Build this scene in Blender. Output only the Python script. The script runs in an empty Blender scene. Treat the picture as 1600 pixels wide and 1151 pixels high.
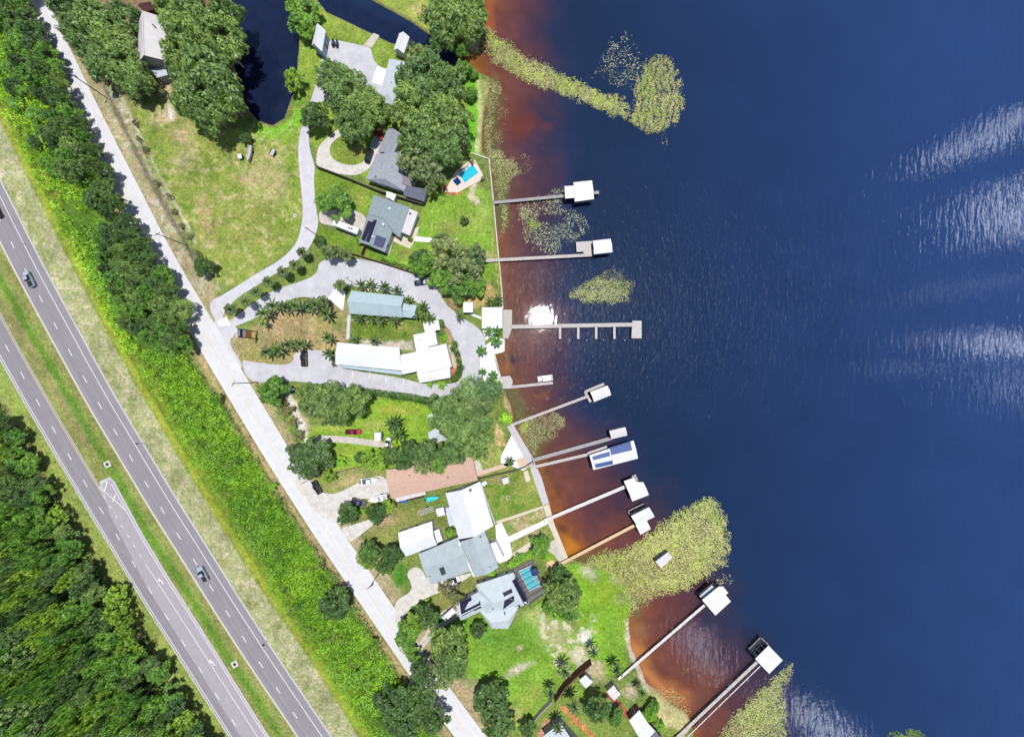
import bpy, math, random
import numpy as np
from mathutils import Vector
random.seed(7)
rng = np.random.default_rng(11)
sc = bpy.context.scene
# ------------------------------------------------------------------ camera, sky, sun
S, H = 0.25, 125.0            # metres per photo pixel on the ground, flying height
WZ = -0.4                     # water level
cam_d = bpy.data.cameras.new("drone_camera")
cam = bpy.data.objects.new("drone_camera", cam_d)
sc.collection.objects.link(cam)
cam.location = (0, 0, H)
cam_d.sensor_width = 36
cam_d.lens = 36 * H / (1600 * S)
cam_d.clip_start = 1; cam_d.clip_end = 20000
sc.camera = cam
SUN = Vector((0.09, 0.156, 1.0)).normalized()
sun_d = bpy.data.lights.new("sun", 'SUN')
sun_d.energy = 4.95; sun_d.angle = math.radians(0.5); sun_d.color = (1.0, 0.965, 0.91)
sun = bpy.data.objects.new("sun", sun_d)
sc.collection.objects.link(sun)
sun.rotation_euler = (-SUN).to_track_quat('-Z', 'Y').to_euler()
sun.location = (60, 90, 400)
w = bpy.data.worlds.new("World"); sc.world = w; w.use_nodes = True
nt = w.node_tree; nt.nodes.clear()
def N(nt, t, **k):
    n = nt.nodes.new(t)
    for a, b in k.items():
        if a.startswith('i_'):
            key = a[2:]
            n.inputs[int(key) if key.isdigit() else key.replace('_', ' ')].default_value = b
        else: setattr(n, a, b)
    return n
def M(nt, op, a, b=None, c=None, clamp=False):
    n = nt.nodes.new('ShaderNodeMath'); n.operation = op; n.use_clamp = clamp
    for i, v in enumerate((a, b, c)):
        if v is None: continue
        if isinstance(v, (int, float)): n.inputs[i].default_value = v
        else: nt.links.new(v, n.inputs[i])
    return n.outputs[0]
def MIX(nt, f, a, b, mode='MIX'):
    n = nt.nodes.new('ShaderNodeMix'); n.data_type = 'RGBA'; n.blend_type = mode
    for i, v in ((0, f), (6, a), (7, b)):
        if isinstance(v, (int, float)): n.inputs[i].default_value = v
        elif isinstance(v, tuple): n.inputs[i].default_value = v if len(v) == 4 else (*v, 1)
        else: nt.links.new(v, n.inputs[i])
    return n.outputs[2]
sky = N(nt, 'ShaderNodeTexSky', sky_type='NISHITA', sun_disc=False)
sky.sun_elevation = math.asin(SUN.z); sky.sun_rotation = math.atan2(SUN.x, SUN.y)
sky.air_density = 1.0; sky.dust_density = 0.4; sky.ozone_density = 2.0
tc = N(nt, 'ShaderNodeTexCoord')
sep = N(nt, 'ShaderNodeSeparateXYZ'); nt.links.new(tc.outputs['Generated'], sep.inputs[0])
zz = M(nt, 'MAXIMUM', sep.outputs[2], 0.05)
U = M(nt, 'DIVIDE', sep.outputs[0], zz); V = M(nt, 'DIVIDE', sep.outputs[1], zz)
cb = N(nt, 'ShaderNodeCombineXYZ'); nt.links.new(U, cb.inputs[0]); nt.links.new(V, cb.inputs[1])
ns = N(nt, 'ShaderNodeTexNoise', i_Scale=4.5, i_Detail=7.0, i_Roughness=0.62, i_Distortion=0.4)
nt.links.new(cb.outputs[0], ns.inputs['Vector'])
tot = None
for (cu, cv, ru, rv, k, sh) in ((1.48, .72, .16, .055, .92, .5), (1.62, .80, .14, .05, .9, .5), (1.56, .54, .10, .06, .9, .6), (1.62, .46, .14, .09, 1.0, .2), (1.38, .25, .20, .022, .55, .3), (1.60, .28, .10, .03, .6, .3), (1.38, .10, .16, .035, .62, .1), (1.56, .07, .18, .055, .95, -.1), (1.24, .0, .08, .025, .5, 0.), (1.64, -.08, .08, .09, .85, -.9),
                            (.97, -1.12, .13, .07, 1., -.3), (.60, -.90, .06, .10, .75, -1.), (2.6, .3, .7, .8, 1., 0), (-2.2, .9, .9, .5, 1., 0), (-.5, 2.4, 1.2, .6, 1., 0), (.2, -2.7, 1.2, .7, 1., 0)):
    a = M(nt, 'POWER', M(nt, 'DIVIDE', M(nt, 'SUBTRACT', U, cu), ru), 2)
    b = M(nt, 'POWER', M(nt, 'DIVIDE', M(nt, 'SUBTRACT', M(nt, 'SUBTRACT', V, cv), M(nt, 'MULTIPLY', M(nt, 'SUBTRACT', U, cu), sh)), rv), 2)
    e = M(nt, 'MULTIPLY', M(nt, 'SUBTRACT', 1.25, M(nt, 'ADD', a, b), clamp=True), k)
    tot = e if tot is None else M(nt, 'MAXIMUM', tot, e)
cl = M(nt, 'MULTIPLY', M(nt, 'SUBTRACT', M(nt, 'ADD', M(nt, 'MULTIPLY', tot, 0.60), ns.outputs[0]), .78), 2.6, clamp=True)
skc = N(nt, 'ShaderNodeMix', data_type='RGBA', blend_type='MULTIPLY'); skc.inputs[0].default_value = 1
nt.links.new(sky.outputs[0], skc.inputs[6]); skc.inputs[7].default_value = (.92, 1, 1.12, 1)
cmix = MIX(nt, cl, skc.outputs[2], (84, 89, 102, 1))
bg = N(nt, 'ShaderNodeBackground', i_Strength=0.075); nt.links.new(cmix, bg.inputs[0])
ow = N(nt, 'ShaderNodeOutputWorld'); nt.links.new(bg.outputs[0], ow.inputs[0])
sc.view_settings.view_transform = 'Standard'; sc.view_settings.look = 'None'
sc.view_settings.exposure = 0.0; sc.view_settings.gamma = 1.0
sc.view_settings.use_curve_mapping = False
sc.cycles.max_bounces = 5; sc.cycles.diffuse_bounces = 3; sc.cycles.glossy_bounces = 2
sc.cycles.transparent_max_bounces = 4; sc.cycles.sample_clamp_indirect = 4
# ------------------------------------------------------------------ helpers
GAIN = 1.52
def lin(c):
    return np.array([((v / 255 + .055) / 1.055) ** 2.4 if v > 10 else v / 255 / 12.92 for v in c])
def A(r, g, b):               # albedo whose sunlit look is this sRGB colour
    return tuple(float(min(.9, v / GAIN)) for v in lin((r, g, b)))
def P(px, py, z=0.0):         # point at height z seen at photo pixel
    k = (H - z) / H * S
    return Vector(((px - 800) * k, (575.5 - py) * k, z))
MATS = {}
def wear(t, g, o):            # cracks, sealed joints and dark stains in old paving
    dn = N(t, 'ShaderNodeTexNoise', i_Scale=.6, i_Detail=3.); t.links.new(g.outputs['Position'], dn.inputs['Vector'])
    va = N(t, 'ShaderNodeVectorMath', operation='ADD'); t.links.new(g.outputs['Position'], va.inputs[0])
    vs = N(t, 'ShaderNodeVectorMath', operation='SCALE'); vs.inputs['Scale'].default_value = 5.; t.links.new(dn.outputs['Color'], vs.inputs[0]); t.links.new(vs.outputs[0], va.inputs[1])
    vo = N(t, 'ShaderNodeTexVoronoi', feature='DISTANCE_TO_EDGE', i_Scale=.16); t.links.new(va.outputs[0], vo.inputs['Vector'])
    ck = M(t, 'SUBTRACT', 1, M(t, 'MULTIPLY', vo.outputs['Distance'], 60), clamp=True)
    s1 = N(t, 'ShaderNodeTexNoise', i_Scale=.33, i_Detail=6., i_Roughness=.7); t.links.new(g.outputs['Position'], s1.inputs['Vector'])
    st = M(t, 'MULTIPLY', M(t, 'SUBTRACT', s1.outputs[0], .56), 5, clamp=True)
    s2 = N(t, 'ShaderNodeTexNoise', i_Scale=1.4, i_Detail=2.); t.links.new(g.outputs['Position'], s2.inputs['Vector'])
    sp = M(t, 'MULTIPLY', M(t, 'SUBTRACT', s2.outputs[0], .70), 14, clamp=True)
    o = MIX(t, M(t, 'MULTIPLY', ck, .22), o, (.16, .15, .15)); o = MIX(t, M(t, 'MULTIPLY', st, .35), o, (.30, .29, .28))
    return MIX(t, M(t, 'MULTIPLY', sp, .4), o, (.12, .11, .11))
def mat(name, col, rough=.85, var=.12, scale=.5, metallic=0., spec=.3, col2=None, detail=4., obj=False, bump=0., thr=None):
    if name in MATS: return MATS[name]
    m = bpy.data.materials.new(name); m.use_nodes = True
    t = m.node_tree; b = t.nodes['Principled BSDF']
    b.inputs['Roughness'].default_value = rough; b.inputs['Metallic'].default_value = metallic
    b.inputs['Specular IOR Level'].default_value = spec
    g = N(t, 'ShaderNodeNewGeometry')
    n1 = N(t, 'ShaderNodeTexNoise', i_Scale=scale, i_Detail=detail, i_Roughness=.65)
    t.links.new(g.outputs['Position'], n1.inputs['Vector'])
    f = M(t, 'MULTIPLY_ADD', n1.outputs[0], 2.4, -.7, clamp=True)
    if thr: f = M(t, 'MULTIPLY', M(t, 'SUBTRACT', n1.outputs[0], thr), 8, clamp=True)
    c0 = tuple(v * (1 - var) for v in col); c1 = tuple(min(.9, v * (1 + var)) for v in col)
    if col2: c0, c1 = col, col2
    o = MIX(t, f, c0, c1)
    if obj:
        oi = N(t, 'ShaderNodeObjectInfo')
        o = MIX(t, 1.0, o, MIX(t, oi.outputs['Random'], (.75, .8, .75), (1.25, 1.2, 1.2)), 'MULTIPLY')
    t.links.new(o, b.inputs['Base Color'])
    if name in ('driveway_asphalt', 'parking_asphalt', 'pale_concrete', 'stained_concrete', 'bleached_asphalt'):
        o = wear(t, g, o); t.links.new(o, b.inputs['Base Color'])
    if bump:
        bp = N(t, 'ShaderNodeBump', i_Strength=bump, i_Distance=.1); t.links.new(n1.outputs[0], bp.inputs['Height'])
        t.links.new(bp.outputs[0], b.inputs['Normal'])
    MATS[name] = m
    return m
def link(o): sc.collection.objects.link(o); return o
def mesh(name, V, F, m, smooth=False):
    me = bpy.data.meshes.new(name)
    me.from_pydata([tuple(v) for v in V], [], F)
    if m: me.materials.append(m)
    if smooth: me.shade_smooth()
    me.update()
    return me
def quads_mesh(name, Q, m, tint=None):   # Q: (n,4,3) independent quads, optional per-face tint
    n = len(Q); me = bpy.data.meshes.new(name)
    me.vertices.add(n * 4); me.vertices.foreach_set('co', Q.reshape(-1).astype(np.float32))
    me.loops.add(n * 4); me.loops.foreach_set('vertex_index', np.arange(n * 4, dtype=np.int32))
    me.polygons.add(n); me.polygons.foreach_set('loop_start', np.arange(0, n * 4, 4, dtype=np.int32))
    me.polygons.foreach_set('loop_total', np.full(n, 4, np.int32))
    me.update(calc_edges=True); me.materials.append(m)
    if tint is not None:
        at = me.attributes.new('tint', 'FLOAT', 'FACE'); at.data.foreach_set('value', tint.astype(np.float32))
    return me
class MBd:
    def __init__(s): s.V = []; s.F = []
    def add(s, V, F):
        k = len(s.V); s.V += [Vector(v) for v in V]; s.F += [tuple(i + k for i in f) for f in F]; return s
    def box(s, x0, x1, y0, y1, z0, z1):
        return s.add([(x0, y0, z0), (x1, y0, z0), (x1, y1, z0), (x0, y1, z0), (x0, y0, z1), (x1, y0, z1), (x1, y1, z1), (x0, y1, z1)],
                     [(3, 2, 1, 0), (4, 5, 6, 7), (0, 1, 5, 4), (1, 2, 6, 5), (2, 3, 7, 6), (3, 0, 4, 7)])
    def prism(s, pts, z0, z1):           # pts world xy polygon
        n = len(pts)
        a = sum(pts[i][0] * pts[(i + 1) % n][1] - pts[(i + 1) % n][0] * pts[i][1] for i in range(n))
        if a < 0: pts = pts[::-1]
        return s.add([(p[0], p[1], z0) for p in pts] + [(p[0], p[1], z1) for p in pts],
                     [tuple(range(n - 1, -1, -1)), tuple(range(n, 2 * n))] + [(i, (i + 1) % n, n + (i + 1) % n, n + i) for i in range(n)])
    def bar(s, a, b, wd, h=None):        # beam from a to b
        a = Vector(a); b = Vector(b); h = h or wd; d = (b - a).normalized()
        u = d.cross(Vector((0, 0, 1)));
        if u.length < 1e-3: u = Vector((1, 0, 0))
        u.normalize(); v = u.cross(d).normalized(); u = u * wd / 2; v = v * h / 2
        return s.add([a - u - v, a + u - v, a + u + v, a - u + v, b - u - v, b + u - v, b + u + v, b - u + v],
                     [(0, 1, 2, 3), (7, 6, 5, 4), (0, 4, 5, 1), (1, 5, 6, 2), (2, 6, 7, 3), (3, 7, 4, 0)])
    def tube(s, a, b, r0, r1=None, n=8):
        a = Vector(a); b = Vector(b); r1 = r0 if r1 is None else r1; d = (b - a).normalized()
        u = d.cross(Vector((0, 0, 1)))
        if u.length < 1e-3: u = Vector((1, 0, 0))
        u.normalize(); v = d.cross(u)
        V = [p + (u * math.cos(t) + v * math.sin(t)) * r for p, r in ((a, r0), (b, r1)) for t in [2 * math.pi * i / n for i in range(n)]]
        return s.add(V, [(i, (i + 1) % n, n + (i + 1) % n, n + i) for i in range(n)] + [tuple(range(n - 1, -1, -1)), tuple(range(n, 2 * n))])
LABELS = {}
def tag(o, label, cat, group=None):
    o['label'] = label; o['category'] = cat
    if group: o['group'] = group
    elif label in LABELS: print('DUPLABEL', label)
    LABELS[label] = 1
    nw = len(label.split())
    if nw < 4 or nw > 16: print('LABELLEN', nw, label)
class Thing:
    def __init__(s, name, label, cat, org, group=None):
        s.e = link(bpy.data.objects.new(name, None)); s.o = Vector(org); s.e.location = s.o; s.e.empty_display_size = .3
        tag(s.e, label, cat, group)
    def part(s, name, mb, m, parent=None, smooth=False):
        me = mesh(name, [v - s.o for v in mb.V], mb.F, m, smooth)
        o = link(bpy.data.objects.new(name, me)); o.parent = parent or s.e
        return o
def single(name, mb, m, label, cat, group=None, smooth=False):
    c = sum(mb.V, Vector()) / len(mb.V); c.z = min(v.z for v in mb.V)
    o = link(bpy.data.objects.new(name, mesh(name, [v - c for v in mb.V], mb.F, m, smooth))); o.location = c
    tag(o, label, cat, group); return o
def bevel(o, wd=.05, seg=2):
    b = o.modifiers.new('bevel', 'BEVEL'); b.width = wd; b.segments = seg; b.limit_method = 'ANGLE'
# ------------------------------------------------------------------ raster helpers for the ground
def vnoise(x, y, s, seed):
    r = np.random.default_rng(seed); L = r.random((256, 256))
    x = x / s + 1000; y = y / s + 1000; xi = np.floor(x).astype(int); yi = np.floor(y).astype(int); fx = x - xi; fy = y - yi
    fx = fx * fx * (3 - 2 * fx); fy = fy * fy * (3 - 2 * fy)
    g = lambda a, b: L[a % 256, b % 256]
    return (g(xi, yi) * (1 - fx) + g(xi + 1, yi) * fx) * (1 - fy) + (g(xi, yi + 1) * (1 - fx) + g(xi + 1, yi + 1) * fx) * fy
def fb(x, y, s, seed, n=3):
    return sum(vnoise(x, y, s / 2 ** i, seed + i) / 2 ** i for i in range(n)) / sum(1 / 2 ** i for i in range(n))
def segdist(X, Y, pts, closed):
    d = np.full(X.shape, 1e9); n = len(pts)
    for i in range(n if closed else n - 1):
        ax, ay = pts[i]; bx, by = pts[(i + 1) % n]; dx, dy = bx - ax, by - ay
        t = np.clip(((X - ax) * dx + (Y - ay) * dy) / (dx * dx + dy * dy + 1e-9), 0, 1)
        d = np.minimum(d, np.hypot(X - ax - t * dx, Y - ay - t * dy))
    return d
def inside(X, Y, pts):
    r = np.zeros(X.shape, bool); n = len(pts)
    for i in range(n):
        x1, y1 = pts[i]; x2, y2 = pts[(i + 1) % n]
        if y1 == y2: continue
        c = ((y1 > Y) != (y2 > Y)) & (X < (x2 - x1) * (Y - y1) / (y2 - y1) + x1)
        r ^= c
    return r
def sdf(X, Y, pts): return np.where(inside(X, Y, pts), 1., -1.) * segdist(X, Y, pts, True)
class Raster:
    def __init__(s, xs, ys, base):
        s.xs, s.ys = xs, ys; s.X, s.Y = np.meshgrid(xs, ys)
        s.C = np.ones(s.X.shape + (3,)) * lin(base)
        s.nz = fb(s.X, s.Y, 14, 3, 3) - .5; s.nf = vnoise(s.X, s.Y, 3.5, 77) - .5
    def _win(s, pts, pad):
        x0 = min(p[0] for p in pts) - pad; x1 = max(p[0] for p in pts) + pad; y0 = min(p[1] for p in pts) - pad; y1 = max(p[1] for p in pts) + pad
        i0, i1 = np.searchsorted(s.xs, (x0, x1)); j0, j1 = np.searchsorted(s.ys, (y0, y1))
        return slice(j0, j1), slice(i0, i1)
    def _mix(s, wn, wt, col):
        wt = np.clip(wt, 0, 1)[..., None]; s.C[wn] = s.C[wn] * (1 - wt) + lin(col) * wt
    def poly(s, pts, col, soft=2., k=1., nz=10.):
        wn = s._win(pts, soft + nz + 3); d = sdf(s.X[wn], s.Y[wn], pts) + s.nz[wn] * nz
        s._mix(wn, (d / soft + .5) * k if soft else (d > 0) * k, col) if True else 0
    def stroke(s, pts, wd, col, soft=4., k=1., nz=6.):
        wn = s._win(pts, wd + soft + nz + 3); d = wd / 2 - segdist(s.X[wn], s.Y[wn], pts, False) + s.nz[wn] * nz
        s._mix(wn, np.clip(d / soft + .5, 0, 1) * k, col)
    def blob(s, x, y, rx, ry, col, k=1., rot=0., nz=.6, p=1.3):
        R = max(rx, ry) * 1.8; wn = s._win([(x - R, y - R), (x + R, y + R)], 0)
        c, q = math.cos(math.radians(rot)), math.sin(math.radians(rot)); dx, dy = s.X[wn] - x, s.Y[wn] - y
        u, v = dx * c + dy * q, -dx * q + dy * c
        d = 1 - np.sqrt((u / rx) ** 2 + (v / ry) ** 2) + s.nz[wn] * nz
        s._mix(wn, np.clip(d * p, 0, 1) * k, col)
    def speck(s, pts, col, thr, scale=4., k=.8, seed=5, pad=0):
        wn = s._win(pts, 8); d = np.clip(sdf(s.X[wn], s.Y[wn], pts) / 6 + .5, 0, 1)
        n = fb(s.X[wn], s.Y[wn], scale, seed, 2)
        s._mix(wn, d * np.clip((n - thr) * 7, 0, 1) * k, col)
def grid_mesh(name, R, Z, m):
    ny, nx = R.X.shape
    co = np.stack([(R.X - 800) * S, (575.5 - R.Y) * S, Z], -1).reshape(-1, 3)
    idx = np.arange(nx * ny).reshape(ny, nx)
    q = np.stack([idx[:-1, :-1], idx[1:, :-1], idx[1:, 1:], idx[:-1, 1:]], -1).reshape(-1, 4)
    me = bpy.data.meshes.new(name); me.vertices.add(len(co)); me.vertices.foreach_set('co', co.reshape(-1).astype(np.float32))
    n = len(q); me.loops.add(n * 4); me.loops.foreach_set('vertex_index', q.reshape(-1).astype(np.int32))
    me.polygons.add(n); me.polygons.foreach_set('loop_start', np.arange(0, n * 4, 4, dtype=np.int32)); me.polygons.foreach_set('loop_total', np.full(n, 4, np.int32))
    me.update(calc_edges=True); me.materials.append(m); me.shade_smooth()
    at = me.attributes.new('paint', 'FLOAT_COLOR', 'POINT')
    c = np.concatenate([R.C / GAIN, np.ones(R.C.shape[:2] + (1,))], -1)
    at.data.foreach_set('color', c.reshape(-1).astype(np.float32))
    return me
# ------------------------------------------------------------------ shorelines (photo pixels)
LAKE = [(757, -9000), (757, 30), (753, 50), (749, 70), (745, 84), (760, 100), (768, 122), (762, 150), (755, 180), (753, 210), (754, 238), (765, 250), (770, 290), (773, 320), (777, 370), (783, 430), (787, 480), (788, 549),
        (773, 553), (778, 575), (783, 592), (788, 612), (797, 630), (802, 650), (801, 664), (834, 718), (845, 745), (858, 790), (866, 820), (887, 871), (905, 878), (935, 884), (972, 900), (990, 935),
        (983, 967), (986, 1010), (1000, 1040), (1010, 1068), (1030, 1082), (1048, 1100), (1070, 1112), (1082, 1130), (1085, 1160), (1120, 1400), (1120, 9000), (12000, 9000), (12000, -9000)]
POND = [(330, -600), (345, 0), (362, 90), (378, 150), (388, 172), (401, 187), (424, 195), (443, 184), (458, 141), (463, 105), (467, 60), (462, 20), (452, -10), (445, -600)]
CANAL = [(440, -120), (480, -20), (509, 17), (580, 51), (610, 66), (670, 82), (716, 104), (736, 107), (775, 124), (800, 120), (780, 90), (745, 84), (721, 78), (668, 51), (639, 31), (584, 1), (540, -30), (500, -120)]
far = [-12000, -4000, -1500, -600, -300]
xs = np.array(far + list(np.arange(-150, 1330, 2.4)) + [1500, 2000, 4000, 12000], float)
ys = np.array(far + list(np.arange(-120, 1280, 2.4)) + [1500, 2000, 4000, 12000], float)
G = Raster(xs, ys, (128, 150, 72))
X, Y = G.X, G.Y
wsd = np.maximum(np.maximum(sdf(X, Y, LAKE), sdf(X, Y, POND)), sdf(X, Y, CANAL))
# road centre lines
FR = [(-60, -230), (5, -90), (50, 0), (100, 105), (146, 200), (200, 306), (254, 410), (320, 522), (378, 620), (440, 722), (508, 828), (560, 905), (620, 993), (670, 1065), (721, 1134), (790, 1225), (900, 1370)]
BD = [(-90, 170), (-30, 283), (33, 408), (90, 514), (148, 619), (200, 707), (247, 785), (300, 869), (353, 953), (407, 1036), (465, 1122), (560, 1262)]
AD = [(-120, 300), (-50, 430), (9, 539), (57, 624), (106, 708), (156, 792), (181, 833), (233, 919), (287, 1004), (341, 1089), (400, 1181), (470, 1290)]
def off(pl, d):
    out = []
    for i, (x, y) in enumerate(pl):
        a = pl[max(0, i - 1)]; b = pl[min(len(pl) - 1, i + 1)]; dx, dy = b[0] - a[0], b[1] - a[1]; L = math.hypot(dx, dy)
        out.append((x - dy / L * -d, y + dx / L * -d) if False else (x + dy / L * d, y - dx / L * d))
    return out                     # d>0 : to the right of the photo (north-east side)
# ---------- paint the ground: what grows or lies there
DRY, LUSH, VIV, OLV, SANDC, DIRT, TAN = (176, 172, 122), (127, 162, 56), (130, 183, 36), (138, 150, 66), (226, 220, 208), (186, 160, 122), (196, 178, 132)
G.poly([(-700, -600), (200, -600), (330, 0), (210, 150), (330, 470), (600, 900), (800, 1400), (-700, 1400)], (150, 158, 92), 6)
G.poly(off(BD, -15) + off(AD, 14)[::-1], (150, 160, 84), 4)                # median
G.stroke([(-60, 330), (0, 437), (60, 540), (110, 625), (150, 695), (166, 722), (185, 750), (230, 830), (300, 935), (345, 1010), (400, 1090), (450, 1170)], 11, (108, 154, 46), 6, nz=5)
G.stroke([(-60, 366), (0, 470), (80, 600), (140, 700)], 8, (160, 150, 104), 7, .8)
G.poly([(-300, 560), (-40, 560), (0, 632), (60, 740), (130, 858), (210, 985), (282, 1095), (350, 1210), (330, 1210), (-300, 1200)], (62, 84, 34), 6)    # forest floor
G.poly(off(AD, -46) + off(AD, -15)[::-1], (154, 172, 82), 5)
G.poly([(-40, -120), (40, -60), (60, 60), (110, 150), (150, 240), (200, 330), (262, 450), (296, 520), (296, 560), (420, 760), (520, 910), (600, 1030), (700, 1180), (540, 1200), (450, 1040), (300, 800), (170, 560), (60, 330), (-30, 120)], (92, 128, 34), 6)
VB = [(-60, 90), (2, 192), (40, 270), (75, 340), (110, 410), (160, 505), (212, 600), (265, 690), (320, 780), (352, 832), (415, 930), (481, 1025), (562, 1151), (640, 1270)]
VV = [(x - 1200, y) for x, y in VB]
G.poly(off(BD, 24) + VB[::-1], (176, 182, 130), 4, nz=5)
G.speck(off(BD, 24) + VB[::-1], (206, 198, 170), .55, 5, .7, 61); G.speck(off(BD, 24) + VB[::-1], (152, 162, 98), .56, 16, .7, 62)
G.stroke(off(VB, 7), 13, (158, 175, 50), 5, nz=5); G.stroke(off(VB, 19), 14, (120, 146, 38), 6, nz=8); G.speck(off(VB, 12) + off(VB, 34)[::-1], (142, 122, 52), .6, 9, .6, 63)
G.stroke([(196, 345), (262, 455), (340, 580), (430, 730), (500, 840), (590, 970), (640, 1040), (700, 1130)], 9, (176, 160, 110), 4)
G.stroke(off(FR, -25), 8, (186, 164, 120), 4)
G.stroke(off(FR, 32), 26, (184, 172, 132), 8)
G.poly([(158, 160), (180, 150), (250, 280), (300, 400), (345, 452), (325, 470), (290, 430), (200, 260)], (182, 174, 134), 8)
G.speck([(158, 130), (210, 170), (270, 300), (340, 440), (330, 470), (290, 430), (180, 200)], (214, 208, 190), .55, 9, .7)
# meadow
MEAD = [(200, 165), (260, 150), (330, 205), (385, 200), (400, 190), (425, 198), (446, 188), (470, 150), (480, 180), (468, 235), (474, 320), (470, 365), (440, 400), (370, 448), (330, 440), (300, 380), (250, 280)]
G.poly(MEAD, (150, 168, 72), 5)
for (x, y, rx, ry, c, k) in ((420, 280, 50, 60, (186, 180, 126), .75), (400, 340, 60, 50, (158, 166, 84), .7), (285, 210, 30, 30, (200, 178, 136), .8), (255, 180, 30, 25, (196, 180, 140), .8), (290, 250, 26, 20, (196, 184, 146), .7),
                             (330, 270, 40, 26, (131, 154, 58), .7), (360, 360, 50, 40, (145, 154, 72), .6), (320, 340, 16, 50, (194, 168, 124), .7), (388, 280, 24, 12, (180, 156, 122), .8), (340, 230, 50, 24, (157, 169, 72), .6),
                             (455, 260, 14, 90, (134, 165, 46), .9), (445, 350, 30, 30, (134, 162, 50), .8), (240, 250, 20, 60, (131, 160, 58), .6), (290, 350, 18, 60, (130, 160, 54), .8), (430, 210, 50, 14, (135, 193, 46), .9), (265, 178, 9, 16, (240, 226, 220), 1.)):
    G.blob(x, y, rx, ry, c, k, rot=-8 if ry > 40 else 0, nz=1.1)
G.stroke([(472, 150), (462, 190), (430, 208), (400, 200)], 14, (132, 198, 40), 6)
G.stroke([(468, 60), (470, 110), (474, 150)], 14, (146, 183, 66), 6)
G.speck(MEAD, (206, 192, 146), .60, 7, .6, 21)
G.speck(MEAD, (96, 140, 44), .66, 9, .55, 31)
G.stroke([(160, 130), (190, 190), (225, 262), (262, 330), (290, 380), (315, 430)], 7, (118, 112, 98), 4, .85, 8)      # ditch
G.stroke([(178, 130), (208, 190), (243, 262), (280, 330), (306, 380)], 4, (216, 206, 186), 3, .8, 6)
# north lots
G.poly([(466, 40), (500, 10), (590, 55), (615, 70), (670, 85), (735, 108), (765, 130), (758, 240), (700, 240), (600, 300), (490, 230), (478, 150)], (142, 171, 58), 6)
G.poly([(585, -60), (660, -60), (757, 20), (745, 82), (722, 76), (668, 49), (590, 2)], (160, 179, 76), 4)
G.blob(745, 70, 18, 12, (206, 200, 170), .9); G.blob(725, 72, 14, 6, (214, 208, 190), .8); G.blob(655, 15, 20, 12, (200, 180, 130), .6)
G.blob(535, 45, 50, 14, (162, 189, 76), .6, 25); G.blob(595, 85, 16, 26, (155, 183, 76), .8)
G.stroke([(738, 115), (742, 160), (736, 200), (742, 235)], 18, (117, 197, 26), 8, 1, 5)
G.stroke([(748, 128), (752, 175), (746, 240)], 7, (216, 212, 168), 5, .8, 7)
G.stroke([(757, 130), (762, 180), (762, 235)], 14, (168, 176, 100), 8, .9)
G.poly([(512, 225), (525, 212), (545, 205), (572, 225), (574, 245), (560, 258), (530, 255), (515, 243)], (140, 165, 62), 4)
G.blob(560, 235, 16, 14, (190, 178, 104), .8)
G.poly([(494, 262), (594, 300), (584, 330), (560, 345), (500, 330), (490, 290)], (131, 165, 50), 5); G.blob(560, 312, 22, 14, (168, 180, 80), .6)
G.poly([(500, 352), (560, 378), (600, 398), (650, 420), (620, 420), (550, 396), (500, 372), (488, 380)], (127, 165, 46), 4)
G.poly([(662, 300), (700, 300), (740, 290), (770, 300), (782, 430), (760, 440), (700, 430), (640, 425), (600, 400), (620, 380), (660, 350)], (137, 179, 56), 6)
G.blob(700, 355, 30, 14, (176, 176, 100), .6); G.blob(735, 345, 30, 20, (166, 183, 84), .7); G.blob(628, 395, 18, 12, (150, 140, 84), .8); G.blob(755, 340, 14, 40, (161, 183, 86), .7)
G.stroke([(742, 285), (735, 305), (745, 315)], 7, (218, 206, 176), 4)
G.poly([(700, 450), (760, 440), (784, 470), (753, 480), (720, 478), (690, 460)], (200, 178, 110), 6)
G.blob(705, 475, 26, 14, (172, 142, 108), .8); G.blob(735, 465, 20, 10, (232, 206, 120), .7); G.blob(765, 400, 14, 12, (205, 180, 140), .8); G.stroke([(768, 360), (775, 400), (780, 440)], 8, (161, 183, 86), 4)
# centre block
G.poly([(365, 490), (400, 462), (500, 405), (498, 425), (470, 440), (420, 455), (375, 500), (350, 508), (340, 500)], (129, 152, 60), 4)
G.blob(365, 500, 26, 8, (188, 166, 124), .9, -30)
G.poly([(368, 540), (395, 512), (420, 485), (480, 470), (545, 470), (545, 545), (460, 560), (458, 572), (395, 566), (375, 560)], (176, 160, 112), 4)
for (x, y, rx, ry, c, k) in ((415, 556, 45, 14, (140, 150, 66), .8), (395, 530, 20, 22, (160, 162, 88), .6), (450, 505, 34, 16, (198, 172, 132), .8), (488, 505, 12, 24, (226, 198, 142), .8), (505, 500, 40, 26, (150, 150, 78), .5), (530, 505, 22, 14, (120, 150, 64), .8), (512, 545, 18, 8, (214, 184, 120), .8)):
    G.blob(x, y, rx, ry, c, k)
G.poly([(548, 495), (648, 500), (645, 520), (640, 535), (600, 535), (552, 528)], (117, 146, 52), 4)
G.blob(630, 512, 20, 14, (160, 164, 84), .7); G.poly([(548, 528), (600, 532), (645, 535), (650, 550), (560, 545)], (204, 196, 180), 4, .9, 12); G.blob(570, 500, 60, 4, (196, 180, 140), .6)
G.poly([(690, 505), (700, 512), (712, 530), (700, 536), (692, 525)], (180, 150, 118), 3); G.poly([(698, 538), (712, 540), (722, 575), (712, 592), (706, 575)], (206, 196, 170), 3)
G.blob(708, 580, 10, 14, (224, 118, 88), 1.)
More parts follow.
